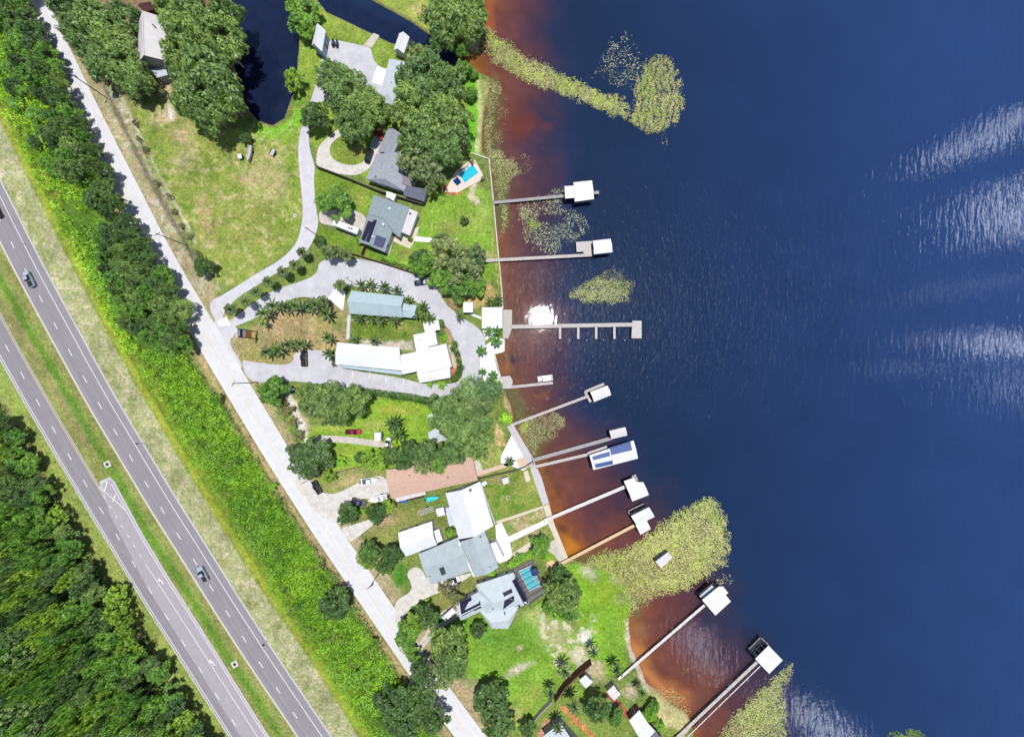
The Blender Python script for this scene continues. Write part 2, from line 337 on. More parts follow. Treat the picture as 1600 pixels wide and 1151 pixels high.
# south lots
G.poly([(400, 598), (450, 598), (500, 690), (480, 720), (440, 680)], (178, 170, 120), 5)
G.stroke([(448, 612), (462, 650), (478, 685)], 14, (232, 226, 214), 7, 1, 8)
G.poly([(480, 680), (500, 660), (560, 620), (668, 630), (690, 660), (640, 720), (600, 735), (520, 740), (490, 720)], (141, 183, 48), 5)
G.blob(620, 640, 40, 12, (170, 170, 70), .7); G.blob(585, 665, 30, 14, (196, 196, 110), .6); G.blob(540, 705, 50, 12, (160, 179, 66), .6); G.blob(520, 668, 40, 8, (180, 190, 90), .6)
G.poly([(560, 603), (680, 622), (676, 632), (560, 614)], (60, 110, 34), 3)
G.poly([(490, 748), (540, 730), (600, 735), (604, 760), (560, 770), (520, 775), (500, 770)], (156, 164, 92), 4); G.blob(545, 752, 34, 10, (200, 182, 130), .8, -14); G.blob(570, 760, 22, 6, (134, 160, 72), .7, -18)
G.poly([(530, 790), (600, 775), (640, 790), (700, 800), (712, 850), (640, 850), (590, 850), (560, 860), (600, 900), (640, 960), (680, 930), (740, 900), (790, 890), (830, 940), (760, 960), (700, 960), (620, 930), (560, 830)], (140, 150, 78), 5)
for (x, y, rx, ry, c, k, r) in ((600, 815, 40, 14, (196, 172, 132), .8, -20), (610, 835, 40, 12, (144, 160, 80), .8, -20), (640, 800, 30, 10, (150, 156, 80), .7, -15), (595, 905, 24, 30, (186, 178, 134), .8, 60), (625, 900, 20, 24, (72, 150, 30), 1., 0), (655, 945, 30, 16, (126, 164, 52), .9, -25), (620, 955, 20, 8, (196, 168, 120), .8, -60), (700, 815, 10, 20, (150, 146, 84), .8, 0), (740, 895, 20, 8, (145, 177, 56), .9, -20)):
    G.blob(x, y, rx, ry, c, k, r)
G.poly([(750, 750), (832, 728), (850, 790), (780, 815), (768, 810)], (140, 156, 66), 4); G.speck([(755, 755), (805, 745), (820, 795), (775, 812)], (84, 150, 40), .5, 7, .8, 9); G.blob(830, 755, 16, 24, (156, 160, 84), .7)
G.blob(780, 750, 24, 8, (186, 166, 130), .8, -15)
G.poly([(740, 690), (780, 690), (800, 730), (750, 745), (738, 715)], (158, 173, 88), 4); G.blob(765, 715, 14, 14, (186, 190, 110), .6)
G.poly([(775, 660), (795, 700), (780, 700), (770, 690)], (204, 188, 124), 2); G.poly([(778, 635), (800, 650), (802, 664), (790, 660)], (143, 197, 36), 4); G.poly([(785, 605), (800, 625), (800, 650), (785, 632)], (192, 178, 124), 4)
G.poly([(783, 816), (850, 792), (862, 830), (800, 862), (790, 840)], (146, 160, 84), 3); G.speck([(783, 816), (850, 792), (862, 830), (800, 862), (790, 840)], (198, 182, 140), .5, 8, .8, 19); G.blob(793, 825, 10, 9, (111, 154, 66), .8)
G.poly([(800, 862), (862, 850), (872, 880), (905, 885), (900, 900), (860, 880), (840, 872), (800, 885)], (129, 173, 46), 4)
G.poly([(900, 880), (975, 900), (988, 940), (982, 1000), (975, 1050), (940, 1060), (905, 1000), (900, 930)], (133, 183, 36), 6)
G.blob(945, 925, 30, 22, (152, 179, 26), .8); G.blob(960, 1000, 20, 60, (133, 183, 56), .8, 0); G.blob(920, 895, 20, 12, (216, 208, 190), .9, 30); G.blob(968, 905, 22, 12, (190, 178, 134), .7); G.blob(970, 935, 16, 14, (178, 170, 130), .6)
G.poly([(700, 965), (760, 960), (800, 985), (830, 945), (860, 930), (900, 990), (920, 1030), (870, 1080), (850, 1110), (800, 1145), (770, 1060), (730, 1060), (722, 1000)], (131, 179, 50), 6)
for (x, y, rx, ry, c, k, r) in ((800, 1000, 60, 34, (112, 169, 46), .7, 0), (760, 990, 16, 24, (118, 183, 66), .8, 0), (810, 1045, 32, 8, (226, 212, 196), 1., -28), (812, 1013, 8, 7, (206, 182, 140), .9, 0), (870, 990, 36, 34, (188, 186, 132), .8, 0), (915, 995, 14, 14, (244, 240, 244), 1., 0), (905, 1020, 18, 20, (214, 204, 180), .9, 0), (880, 1035, 16, 30, (159, 177, 76), .7, 0), (830, 1090, 50, 24, (158, 179, 72), .7, -30), (808, 1120, 20, 20, (190, 176, 120), .6, 0), (745, 1085, 20, 34, (196, 178, 140), .8, -30), (840, 960, 26, 18, (190, 190, 130), .7, 0), (930, 1050, 26, 24, (196, 184, 140), .9, 0), (905, 1085, 26, 22, (133, 173, 56), .9, 0), (985, 1080, 14, 16, (210, 196, 160), .9, 0), (1020, 1110, 14, 34, (138, 178, 56), .9, -30)):
    G.blob(x, y, rx, ry, c, k, r)
G.speck([(840, 960), (930, 960), (940, 1060), (880, 1060), (850, 1010)], (222, 212, 190), .5, 7, .8, 41)
G.stroke([(984, 975), (986, 1010), (1000, 1042), (1012, 1070), (1034, 1086)], 15, (232, 222, 204), 5, 1, 7)
G.poly([(1012, 1072), (1035, 1084), (1052, 1100), (1082, 1118), (1075, 1160), (1040, 1150), (1022, 1100)], (206, 198, 140), 4, 1, 10)
G.poly([(700, 1060), (770, 1110), (800, 1160), (765, 1160)], (190, 172, 130), 6)
G.poly([(850, 1100), (900, 1090), (960, 1100), (1060, 1140), (1060, 1260), (800, 1260), (810, 1140)], (131, 154, 66), 6)
G.poly([(80, -120), (330, -120), (350, 60), (385, 180), (330, 200), (250, 130), (150, 130), (90, 40)], (150, 128, 96), 8); G.blob(265, 140, 26, 24, (206, 184, 136), .9)
for pl, c in (([(873, 1103), (884, 1103), (930, 1148), (922, 1152)], (206, 140, 84)), ([(896, 1122), (905, 1120), (893, 1132), (887, 1129)], (206, 140, 84)), ([(852, 1120), (860, 1125), (845, 1160), (835, 1160)], (206, 150, 120)), ([(944, 1082), (952, 1080), (990, 1120), (980, 1122)], (180, 92, 82))):
    G.poly(pl, c, 1, 1, 2)
for (x, y) in ((579, 451), (618, 453), (648, 466)): G.poly([(x - 11, y - 5), (x + 9, y - 4), (x + 11, y + 5), (x - 10, y + 3)], (244, 222, 158), 1, 1, 2)
for (x, y) in ((739, 252), (754, 277), (728, 294)): G.blob(x, y, 5, 5, (120, 64, 56), .9)
G.poly([(697, 288), (712, 300), (728, 296), (722, 304), (700, 304), (692, 296)], (200, 120, 90), 2, .8)
G.blob(861, 882, 9, 8, (240, 206, 150), 1., 0, .1, 3)
# mowing lines
for pts, ang, per in (([(450, 160), (482, 180), (470, 235), (476, 320), (470, 365), (440, 400), (340, 450), (420, 380), (455, 300), (448, 220)], 8, 7), ([(722, 1000), (780, 970), (850, 1000), (870, 1080), (800, 1140), (735, 1070)], 35, 7), ([(600, 890), (645, 880), (640, 935), (610, 925)], 60, 5), ([(498, 268), (594, 302), (580, 330), (500, 330)], 20, 6), ([(640, 330), (770, 310), (780, 430), (640, 420)], 5, 7), ([(395, 470), (500, 405), (500, 425), (380, 500)], -32, 6)):
    wn = G._win(pts, 6); d = np.clip(sdf(G.X[wn], G.Y[wn], pts) / 10 + .5, 0, 1); c_, q_ = math.cos(math.radians(ang)), math.sin(math.radians(ang))
    G.C[wn] *= (1 + d * .07 * np.sin((G.X[wn] * c_ + G.Y[wn] * q_) * 6.283 / per + G.nz[wn] * 4))[..., None]
# general mottling and wet margin
mott = (fb(X, Y, 30, 50, 4) - .5) * .55 + (vnoise(X, Y, 5, 60) - .5) * .34 - .03
G.C *= (1 + mott)[..., None]
lum = G.C.mean(-1, keepdims=True); G.C = G.C * .9 + lum * .1
edge = np.clip(1 - np.abs(wsd + 1) / 5, 0, 1)[..., None] * .6
G.C = G.C * (1 - edge) + lin((150, 136, 96)) * edge
bed = np.clip(wsd / 3, 0, 1)
Z = -2.2 * bed - .25 * np.clip((wsd + 3) / 3, 0, 1) * (wsd < 0) * 1.0
Z = np.where(wsd > 0, -.25 - 2.2 * np.clip(wsd / 4, 0, 1), Z)
Z = Z + (fb(X, Y, 26, 90, 2) - .5) * .0
gm = bpy.data.materials.new("ground_cover"); gm.use_nodes = True
t = gm.node_tree; b = t.nodes['Principled BSDF']; b.inputs['Roughness'].default_value = .95; b.inputs['Specular IOR Level'].default_value = .1
at = N(t, 'ShaderNodeAttribute', attribute_name='paint'); g = N(t, 'ShaderNodeNewGeometry')
n1 = N(t, 'ShaderNodeTexNoise', i_Scale=1.1, i_Detail=5., i_Roughness=.75); t.links.new(g.outputs['Position'], n1.inputs['Vector'])
n2 = N(t, 'ShaderNodeTexNoise', i_Scale=.28, i_Detail=5., i_Roughness=.7, i_Distortion=.6); t.links.new(g.outputs['Position'], n2.inputs['Vector'])
f1 = M(t, 'MULTIPLY_ADD', n1.outputs[0], 3.0, -1.0, clamp=True); f2 = M(t, 'MULTIPLY_ADD', n2.outputs[0], 3.4, -1.2, clamp=True)
c = MIX(t, 1., at.outputs['Color'], MIX(t, f1, (.50, .57, .48), (1.46, 1.36, 1.34)), 'MULTIPLY')
c = MIX(t, 1., c, MIX(t, f2, (.84, .94, .80), (1.2, 1.08, 1.2)), 'MULTIPLY')
t.links.new(c, b.inputs['Base Color'])
bp = N(t, 'ShaderNodeBump', i_Strength=.7, i_Distance=.25); t.links.new(n1.outputs[0], bp.inputs['Height']); t.links.new(bp.outputs[0], b.inputs['Normal'])
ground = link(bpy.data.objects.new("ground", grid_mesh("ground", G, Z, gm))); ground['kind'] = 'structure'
# ------------------------------------------------------------------ water
xs2 = np.array([-12000, -2000, -300] + list(np.arange(300, 1640, 4.)) + [1900, 2600, 5000, 12000], float)
ys2 = np.array([-12000, -3000, -600] + list(np.arange(-150, 1300, 4.)) + [1600, 3000, 12000], float)
W = Raster(xs2, ys2, (29, 47, 77)); W.C = W.C + (lin((38, 64, 114)) - lin((29, 47, 77))) * np.clip((W.X + (575 - W.Y) * .15 - 1000) / 550, 0, 1)[..., None]  # lighter, bluer paint toward the right stands in for sky reflection
BR = (100, 54, 50); PU = (70, 54, 72)
dsh = sdf(W.X, W.Y, LAKE); nzw = (fb(W.X, W.Y, 46, 201, 4) - .5); nzf = (fb(W.X, W.Y, 12, 205, 3) - .5)
wid = 1 + .25 * np.clip((W.Y - 640) / 100, 0, 1) - .15 * np.exp(-((W.Y - 400) / 110) ** 2)
q = dsh / wid + nzw * 52 + nzf * 14; warm = np.clip((W.Y - 700) / 80, 0, 1) + np.clip((230 - W.Y) / 60, 0, 1) * .7
stops = [(-50, (150, 108, 58)), (0, (132, 88, 54)), (14, (112, 72, 58)), (48, (98, 64, 64)), (84, (68, 52, 70)), (122, (40, 50, 82))]
for a in range(len(stops) - 1):
    (d0, c0), (d1, c1) = stops[a], stops[a + 1]; u = np.clip((q - d0) / (d1 - d0), 0, 1)[..., None]; seg = lin(c0) * (1 - u) + lin(c1) * u
    acc = seg if a == 0 else np.where((q > d0)[..., None], seg, acc)
u = np.clip((q - 112) / 40, 0, 1); u = (u * u * (3 - 2 * u))[..., None]; near = (dsh > -30)[..., None]
redder = lin((132, 66, 46)) / lin((106, 66, 64)); acc = acc * (1 + (redder - 1) * (np.clip(warm, 0, 1) * .3)[..., None])
W.C = np.where(near, acc * (1 - u) + W.C * u, W.C)
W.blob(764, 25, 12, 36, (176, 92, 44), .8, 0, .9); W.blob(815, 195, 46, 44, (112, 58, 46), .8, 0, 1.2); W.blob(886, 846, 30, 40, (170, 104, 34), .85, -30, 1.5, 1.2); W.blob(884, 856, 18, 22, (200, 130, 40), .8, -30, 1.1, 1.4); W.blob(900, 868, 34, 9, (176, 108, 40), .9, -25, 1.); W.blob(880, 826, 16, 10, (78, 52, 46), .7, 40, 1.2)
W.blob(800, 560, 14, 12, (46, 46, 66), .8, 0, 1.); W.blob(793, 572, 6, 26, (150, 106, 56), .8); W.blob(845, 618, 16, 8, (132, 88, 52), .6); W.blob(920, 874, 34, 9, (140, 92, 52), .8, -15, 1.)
W.blob(1000, 985, 20, 18, (140, 104, 66), .8, 0, 1.); W.stroke([(990, 1010), (1012, 1054), (1040, 1078), (1072, 1092)], 16, (196, 130, 74), 22, .9, 16); W.blob(1085, 1000, 46, 34, (112, 88, 96), .6, 0, 1.2); W.blob(1240, 1120, 30, 60, (70, 62, 92), .6, 0, 1.); W.blob(1100, 1095, 34, 18, (118, 80, 62), .7, 0, 1.)
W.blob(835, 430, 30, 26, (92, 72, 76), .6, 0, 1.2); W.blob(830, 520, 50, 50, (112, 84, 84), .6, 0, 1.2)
for pl, wd in (([(768, 130), (768, 170), (764, 210), (768, 250), (780, 275), (782, 310), (784, 345)], 26), ([(797, 615), (810, 635), (815, 655)], 22), ([(825, 665), (845, 680), (835, 700)], 34), ([(905, 885), (945, 878), (985, 890), (1010, 900)], 34), ([(985, 930), (990, 955)], 20), ([(752, 55), (775, 75), (800, 98)], 26)): W.stroke(pl, wd, (104, 100, 62), 12, .8, 16)
W.poly([(330, -600), (480, -600), (470, 150), (424, 200), (370, 180), (335, 60)], (27, 36, 64), 6)
W.stroke([(500, 0), (580, 40), (660, 72)], 40, (27, 38, 68), 10)
W.C *= (1 + (fb(W.X, W.Y, 50, 150, 4) - .5) * .22 + (fb(W.X, W.Y, 9, 160, 2) - .5) * .5 * np.clip(1 - dsh / 130, 0, 1))[..., None]
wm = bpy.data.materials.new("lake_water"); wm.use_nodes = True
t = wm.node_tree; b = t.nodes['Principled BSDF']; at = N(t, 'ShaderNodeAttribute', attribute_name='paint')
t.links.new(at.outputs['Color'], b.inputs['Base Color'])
b.inputs['Roughness'].default_value = .03; b.inputs['IOR'].default_value = 1.42; b.inputs['Specular IOR Level'].default_value = .5
g = N(t, 'ShaderNodeNewGeometry'); mp = N(t, 'ShaderNodeMapping'); mp.inputs['Rotation'].default_value = (0, 0, math.radians(-12)); mp.inputs['Scale'].default_value = (1., .22, 1)
t.links.new(g.outputs['Position'], mp.inputs[0])
r1 = N(t, 'ShaderNodeTexNoise', i_Scale=.62, i_Detail=2.5, i_Roughness=.5, i_Distortion=.3); t.links.new(mp.outputs[0], r1.inputs['Vector'])
r2 = N(t, 'ShaderNodeTexNoise', i_Scale=.9, i_Detail=4., i_Roughness=.6); t.links.new(g.outputs['Position'], r2.inputs['Vector'])
r3 = N(t, 'ShaderNodeTexNoise', i_Scale=.02, i_Detail=2.); t.links.new(g.outputs['Position'], r3.inputs['Vector'])
sx = N(t, 'ShaderNodeSeparateXYZ'); t.links.new(g.outputs['Position'], sx.inputs[0])
openw = M(t, 'MULTIPLY_ADD', sx.outputs[0], .02, -.2, clamp=True)     # wind waves grow away from the sheltered shore
hgt = M(t, 'ADD', M(t, 'MULTIPLY', r1.outputs[0], M(t, 'MULTIPLY_ADD', openw, .72, .13)), M(t, 'MULTIPLY', r2.outputs[0], M(t, 'MULTIPLY_ADD', r3.outputs[0], .24, .03)))
bp = N(t, 'ShaderNodeBump', i_Strength=1., i_Distance=.10); t.links.new(hgt, bp.inputs['Height']); t.links.new(bp.outputs[0], b.inputs['Normal'])
b.inputs['Coat Weight'].default_value = .07; b.inputs['Coat Roughness'].default_value = .26; b.inputs['Coat IOR'].default_value = 1.33
bp2 = N(t, 'ShaderNodeBump', i_Strength=1., i_Distance=.4); r4 = N(t, 'ShaderNodeTexNoise', i_Scale=.33, i_Detail=2., i_Roughness=.6, i_Distortion=1.4); mp2 = N(t, 'ShaderNodeMapping'); mp2.inputs['Rotation'].default_value = (0, 0, math.radians(-12)); mp2.inputs['Scale'].default_value = (1.6, .45, 1)
t.links.new(g.outputs['Position'], mp2.inputs[0]); t.links.new(mp2.outputs[0], r4.inputs['Vector']); t.links.new(r4.outputs[0], bp2.inputs['Height']); t.links.new(bp2.outputs[0], b.inputs['Coat Normal'])
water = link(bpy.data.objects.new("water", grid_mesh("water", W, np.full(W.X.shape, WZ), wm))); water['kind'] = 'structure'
# ------------------------------------------------------------------ roads and paving
def smooth(pl, n=5):
    out = []
    for i in range(len(pl) - 1):
        p0, p1, p2, p3 = pl[max(0, i - 1)], pl[i], pl[i + 1], pl[min(len(pl) - 1, i + 2)]
        for k in range(n):
            u = k / n
            out.append(tuple(.5 * (2 * p1[j] + (p2[j] - p0[j]) * u + (2 * p0[j] - 5 * p1[j] + 4 * p2[j] - p3[j]) * u * u + (3 * p1[j] - p0[j] - 3 * p2[j] + p3[j]) * u ** 3) for j in (0, 1)))
    return out + [pl[-1]]
def strip(name, pl, l, r, m, z, kind='structure'):
    pl = smooth(pl); L = off(pl, l); R = off(pl, r); V = []; F = []; uv = []; d = 0
    for i in range(len(pl)):
        if i: d += math.dist(pl[i], pl[i - 1]) * S
        V += [P(*L[i], 0) + Vector((0, 0, z)), P(*R[i], 0) + Vector((0, 0, z))]; uv += [(0, d), (1, d)]
    for i in range(len(pl) - 1): F.append((2 * i, 2 * i + 2, 2 * i + 3, 2 * i + 1)[::-1])
    me = mesh(name, V, F, m); ul = me.uv_layers.new(name='uv')
    for lp in me.loops: ul.data[lp.index].uv = uv[lp.vertex_index]
    if me.polygons[0].normal.z < 0: me.flip_normals()
    o = link(bpy.data.objects.new(name, me)); o['kind'] = kind; return o
def chaikin(p, n=2):
    for _ in range(n): p = [q for i in range(len(p)) for q in ((p[i][0] * .75 + p[(i + 1) % len(p)][0] * .25, p[i][1] * .75 + p[(i + 1) % len(p)][1] * .25), (p[i][0] * .25 + p[(i + 1) % len(p)][0] * .75, p[i][1] * .25 + p[(i + 1) % len(p)][1] * .75))]
    return p
def sheet(name, pts, m, z, th=.0):
    if name in ('driveway', 'parking_lot') and len(pts) > 8: pts = chaikin(pts)
    mb = MBd(); mb.prism([P(*p).xy for p in pts], -.12, z)
    o = link(bpy.data.objects.new(name, mesh(name, mb.V, mb.F, m))); o['kind'] = 'structure'; return o
def roadmat(name, col, tr, dark):
    m = mat(name, col, .9, .06, .15, spec=.2)
    t = m.node_tree; b = t.nodes['Principled BSDF']; src = b.inputs['Base Color'].links[0].from_socket
    uvn = N(t, 'ShaderNodeUVMap'); s2 = N(t, 'ShaderNodeSeparateXYZ'); t.links.new(uvn.outputs[0], s2.inputs[0])
    mp = N(t, 'ShaderNodeMapping'); mp.inputs['Scale'].default_value = (7, .012, 1); t.links.new(uvn.outputs[0], mp.inputs[0])
    nn = N(t, 'ShaderNodeTexNoise', i_Scale=1., i_Detail=3.); t.links.new(mp.outputs[0], nn.inputs['Vector'])
    tot = M(t, 'MULTIPLY_ADD', nn.outputs[0], 2, -.6, clamp=True)
    for c in tr:
        e = M(t, 'SUBTRACT', 1, M(t, 'MULTIPLY', M(t, 'ABSOLUTE', M(t, 'SUBTRACT', s2.outputs[0], c)), 16), clamp=True)
        tot = M(t, 'ADD', tot, M(t, 'MULTIPLY', e, .5), clamp=True)
    gg = N(t, 'ShaderNodeNewGeometry'); n3 = N(t, 'ShaderNodeTexNoise', i_Scale=2.5, i_Detail=5., i_Roughness=.7); t.links.new(gg.outputs['Position'], n3.inputs['Vector'])
    o = MIX(t, tot, src, MIX(t, 1., src, (dark, dark, dark), 'MULTIPLY'))
    o = MIX(t, 1., o, MIX(t, M(t, 'MULTIPLY_ADD', n3.outputs[0], 2, -.5, clamp=True), (.9, .9, .9), (1.08, 1.08, 1.08)), 'MULTIPLY')
    t.links.new(o, b.inputs['Base Color']); return m
hwm = roadmat("highway_asphalt", A(159, 154, 160), (.25, .4, .62, .78), .84)
shm = mat("shoulder_asphalt", A(170, 166, 172), .9, .08, .6); shl = mat("shoulder_gravel", A(206, 204, 206), .95, .16, 1.4)
frm = roadmat("bleached_asphalt", A(233, 232, 235), (.3, .45, .6, .75), .95)
white = mat("road_paint_white", A(244, 244, 244), .7, .06, 3.); yellow = mat("road_paint_yellow", A(240, 214, 150), .7, .08, 3.); yfad = mat("faded_yellow_paint", A(238, 232, 196), .8, .08, 3.)
strip("highway_shoulder", BD, -17.5, 29, shl, .03); strip("highway_road", BD, -17, 26.5, hwm, .045)
strip("highway_shoulder", AD, -19.5, 17, shl, .03); strip("highway_road", AD, -17.5, 16, hwm, .045)
TL = [(160, 756), (172, 748), (176, 752), (219, 832), (255, 892), (310, 978), (360, 1058), (400, 1122), (480, 1250), (440, 1250), (341, 1095), (229, 915), (170, 800)]
sheet("turn_lane_gravel", [(155, 752), (172, 745), (179, 752), (222, 832), (258, 892), (313, 978), (363, 1058), (403, 1122), (484, 1250), (450, 1250), (341, 1080), (229, 900), (165, 790)], shl, .033)
sheet("turn_lane", TL, mat("turn_lane_asphalt", A(176, 170, 176), .9, .07, .5), .052)
def line(name, pl, d, wd, m, z=.064): return strip(name, pl, d - wd / 2, d + wd / 2, m, z)
line("lane_marking", BD, -15, .9, white); line("lane_marking", BD, -16.2, .7, yellow); line("lane_marking", BD, 16.2, 1., white)
line("lane_marking", AD, -15, 1., white); line("lane_marking", AD[:6], 14, .9, yellow)
line("lane_marking", [(154, 760), (166, 770), (182, 783), (198, 798)], 0, .9, white); line("lane_marking", [(176, 754), (219, 832), (255, 892), (310, 978), (360, 1058), (400, 1122), (450, 1200)], -2, .9, white)
line("lane_marking", [(229, 882), (290, 976), (341, 1055), (400, 1146), (450, 1224)], 0, .9, white)
for a, b_ in (((168, 752), (163, 768)), ((181, 772), (176, 783))): line("lane_marking", [a, b_], 0, 1.6, white)
def dashes(pl, n, x0, ln, m, wd=1.):
    pl = smooth(pl, 8); acc = 0; V = MBd(); nxt = x0
    for i in range(len(pl) - 1):
        a, b_ = pl[i], pl[i + 1]; L = math.dist(a, b_)
        while nxt < acc + L:
            u = (nxt - acc) / L; p = (a[0] + (b_[0] - a[0]) * u, a[1] + (b_[1] - a[1]) * u); d = ((b_[0] - a[0]) / L, (b_[1] - a[1]) / L); q = (-d[1] * wd / 2, d[0] * wd / 2)
            pts = [(p[0] + q[0], p[1] + q[1]), (p[0] - q[0], p[1] - q[1]), (p[0] - q[0] + d[0] * ln, p[1] - q[1] + d[1] * ln), (p[0] + q[0] + d[0] * ln, p[1] + q[1] + d[1] * ln)]
            V.prism([P(*s_).xy for s_ in pts], .04, .066); nxt += n
        acc += L
    o = link(bpy.data.objects.new("lane_dashes", mesh("lane_dashes", V.V, V.F, m))); o['kind'] = 'structure'
dashes(BD, 47.6, 43, 12, white, 1.1); dashes(AD, 48.8, 27, 12, white, 1.1); dashes([(160, 770), (195, 828), (229, 882)], 18, 4, 5, white, .9)
def arrow(x, y):
    sh = [(-1, 6), (1, 6), (1.2, -1), (3.5, -3), (3.2, -6), (-4, -4), (-2, 1), (-1, 0)]
    sh = [(-.7, 7), (.7, 7), (.8, 0), (-1.2, -3), (-1.0, -5.5), (-5.5, -2), (-1.6, 0.6), (-1.3, -1), (-.7, 1)]
    a = math.radians(-32); pts = [(x + px * math.cos(a) - py * math.sin(a), y + px * math.sin(a) + py * math.cos(a)) for px, py in sh]
    mb = MBd(); mb.prism([P(*p).xy for p in pts], .045, .067); o = link(bpy.data.objects.new("turn_arrow", mesh("turn_arrow", mb.V, mb.F, white))); o['kind'] = 'structure'
arrow(252, 906); arrow(332, 1033)
strip("frontage_road", FR, -18.5, 21.5, frm, .045)
line("lane_marking", FR, -.9, .7, yfad); line("lane_marking", FR, .9, .7, yfad)
line("lane_marking", FR, -16.2, .6, white)
# driveways (pale asphalt and concrete)
asp = mat("driveway_asphalt", A(204, 202, 208), .9, .07, .3, col2=A(226, 225, 230), detail=7.); con = mat("pale_concrete", A(238, 234, 226), .85, .05, .5, col2=A(204, 198, 190), bump=.1); wcon = mat("bright_concrete", A(250, 250, 248), .8, .03, .4)
lot = mat("parking_asphalt", A(194, 193, 200), .9, .06, .22, col2=A(222, 221, 226), detail=7.); dirtm = mat("stained_concrete", A(226, 220, 208), .9, .1, .5, col2=A(196, 186, 176)); brick = mat("salmon_paver", A(228, 196, 178), .9, .08, 1.); tan = mat("tan_concrete", A(226, 214, 192), .9, .06, .5)
sheet("driveway", [(476, 183), (472, 195), (466, 225), (466, 245), (470, 290), (474, 330), (470, 360), (462, 383), (440, 405), (400, 428), (350, 460), (322, 474), (344, 512), (352, 502), (346, 492), (370, 465), (400, 447), (425, 430), (455, 415), (478, 395), (490, 376), (499, 348), (494, 330), (490, 280), (493, 262), (482, 228), (484, 195)], asp, .05)
sheet("driveway", [(346, 494), (372, 512), (368, 520), (356, 535), (380, 570), (374, 578), (350, 552), (330, 515), (336, 500)], asp, .043)
sheet("driveway", [(352, 516), (400, 497), (440, 473), (470, 462), (500, 468), (513, 468), (526, 452), (545, 446), (560, 448), (600, 455), (630, 462), (660, 476), (680, 500), (700, 510), (712, 535), (722, 560), (724, 585), (716, 598), (690, 600), (660, 600), (629, 590), (524, 575), (524, 548), (459, 546), (458, 572), (395, 566), (375, 560), (390, 600), (450, 593), (520, 603), (600, 612), (680, 624), (740, 606), (756, 598), (750, 560), (760, 540), (753, 515), (720, 495), (690, 470), (686, 440), (640, 425), (600, 412), (548, 402), (499, 405), (496, 428), (470, 440), (430, 452), (400, 470), (372, 492), (350, 508)], lot, .047)
def pm(name, pts, m, z=.058): return sheet(name, pts, m, z)
pm("driveway", [(493, 262), (496, 230), (512, 215), (530, 200), (545, 205), (520, 220), (514, 235), (520, 250), (540, 258), (560, 258), (574, 248), (578, 225), (590, 205), (604, 215), (594, 240), (584, 255), (570, 270), (550, 275), (520, 270)], con, .055)
pm("parking_lot", [(511, 60), (545, 67), (568, 72), (580, 75), (582, 90), (590, 103), (610, 112), (606, 150), (598, 164), (575, 165), (530, 145), (498, 160), (486, 190), (476, 183), (492, 140), (500, 100)], lot, .053)
pm("boat_ramp", [(568, 71), (584, 52), (593, 56), (581, 75)], dirtm, .06); pm("concrete_pad", [(589, 104), (604, 108), (597, 134), (581, 129)], wcon, .062)
pm("driveway", [(498, 336), (500, 330), (520, 328), (548, 326), (575, 338), (572, 372), (555, 370), (520, 352), (500, 350)], dirtm, .054)
pm("patio", [(623, 366), (655, 354), (650, 372), (641, 389), (614, 377), (609, 396), (604, 398), (612, 370)], tan); pm("garden_path", [(649, 369), (694, 374), (694, 380), (648, 377)], wcon, .06)
pm("concrete_apron", [(525, 450), (540, 456), (536, 485), (512, 467)], wcon, .055); pm("concrete_apron", [(339, 503), (354, 494), (361, 508), (344, 510)], wcon, .06)
pm("garden_path", [(543, 492), (548, 492), (546, 530), (541, 530)], asp, .055)
pm("terrace", [(753, 514), (785, 512), (770, 524), (759, 532)], wcon, .07); pm("terrace", [(757, 541), (775, 527), (788, 530), (788, 549), (772, 553), (776, 575), (783, 592), (765, 602), (752, 592), (750, 562)], wcon, .07)
pm("boardwalk", [(786, 484), (800, 484), (800, 513), (794, 529), (786, 529)], mat("grey_boards", A(196, 192, 186), .9, .1, 1.2), .2)
pm("garden_path", [(737, 489), (752, 495), (752, 499), (735, 492)], wcon); pm("driveway", [(487, 690), (492, 680), (520, 680), (560, 684), (600, 690), (620, 700), (600, 700), (550, 692), (500, 690)], dirtm, .05)
pm("driveway", [(455, 752), (470, 745), (510, 775), (540, 765), (575, 745), (604, 742), (610, 775), (590, 786), (566, 775), (540, 795), (530, 800), (545, 822), (500, 810)], con, .05)
pm("driveway", [(530, 826), (550, 820), (575, 812), (604, 800), (606, 806), (580, 822), (560, 838), (548, 846)], con, .055)
pm("driveway", [(614, 940), (640, 926), (645, 915), (633, 893), (655, 882), (672, 912), (736, 893), (738, 899), (700, 920), (660, 935), (632, 958), (628, 975), (640, 1010), (620, 985)], con, .055)
pm("driveway", [(676, 968), (697, 950), (718, 940), (720, 960), (700, 975), (680, 985), (672, 1000), (640, 1035), (634, 1020), (660, 1000)], dirtm, .05)
pm("terrace", [(783, 712), (800, 678), (808, 690), (832, 722), (818, 735), (800, 728), (790, 728), (782, 722)], wcon, .06); pm("terrace", [(806, 718), (822, 712), (834, 722), (812, 730)], brick, .066); pm("garden_path", [(744, 738), (800, 720), (802, 726), (746, 744)], brick, .06)
pm("patio", [(738, 722), (748, 717), (756, 738), (744, 742)], dirtm); pm("patio", [(774, 820), (784, 816), (795, 840), (800, 862), (799, 872), (780, 880), (776, 850)], wcon); pm("garden_path", [(794, 838), (853, 811), (858, 817), (797, 847)], wcon, .063)
pm("garden_path", [(775, 814), (848, 790), (850, 793), (777, 818)], tan, .056); pm("patio", [(800, 864), (828, 846), (830, 856), (802, 874)], tan); pm("boardwalk_land", [(844, 852), (872, 841), (888, 871), (874, 880), (866, 866)], dirtm, .1)
pm("patio_slab", [(818, 737), (824, 734), (829, 750), (822, 753)], tan, .056)
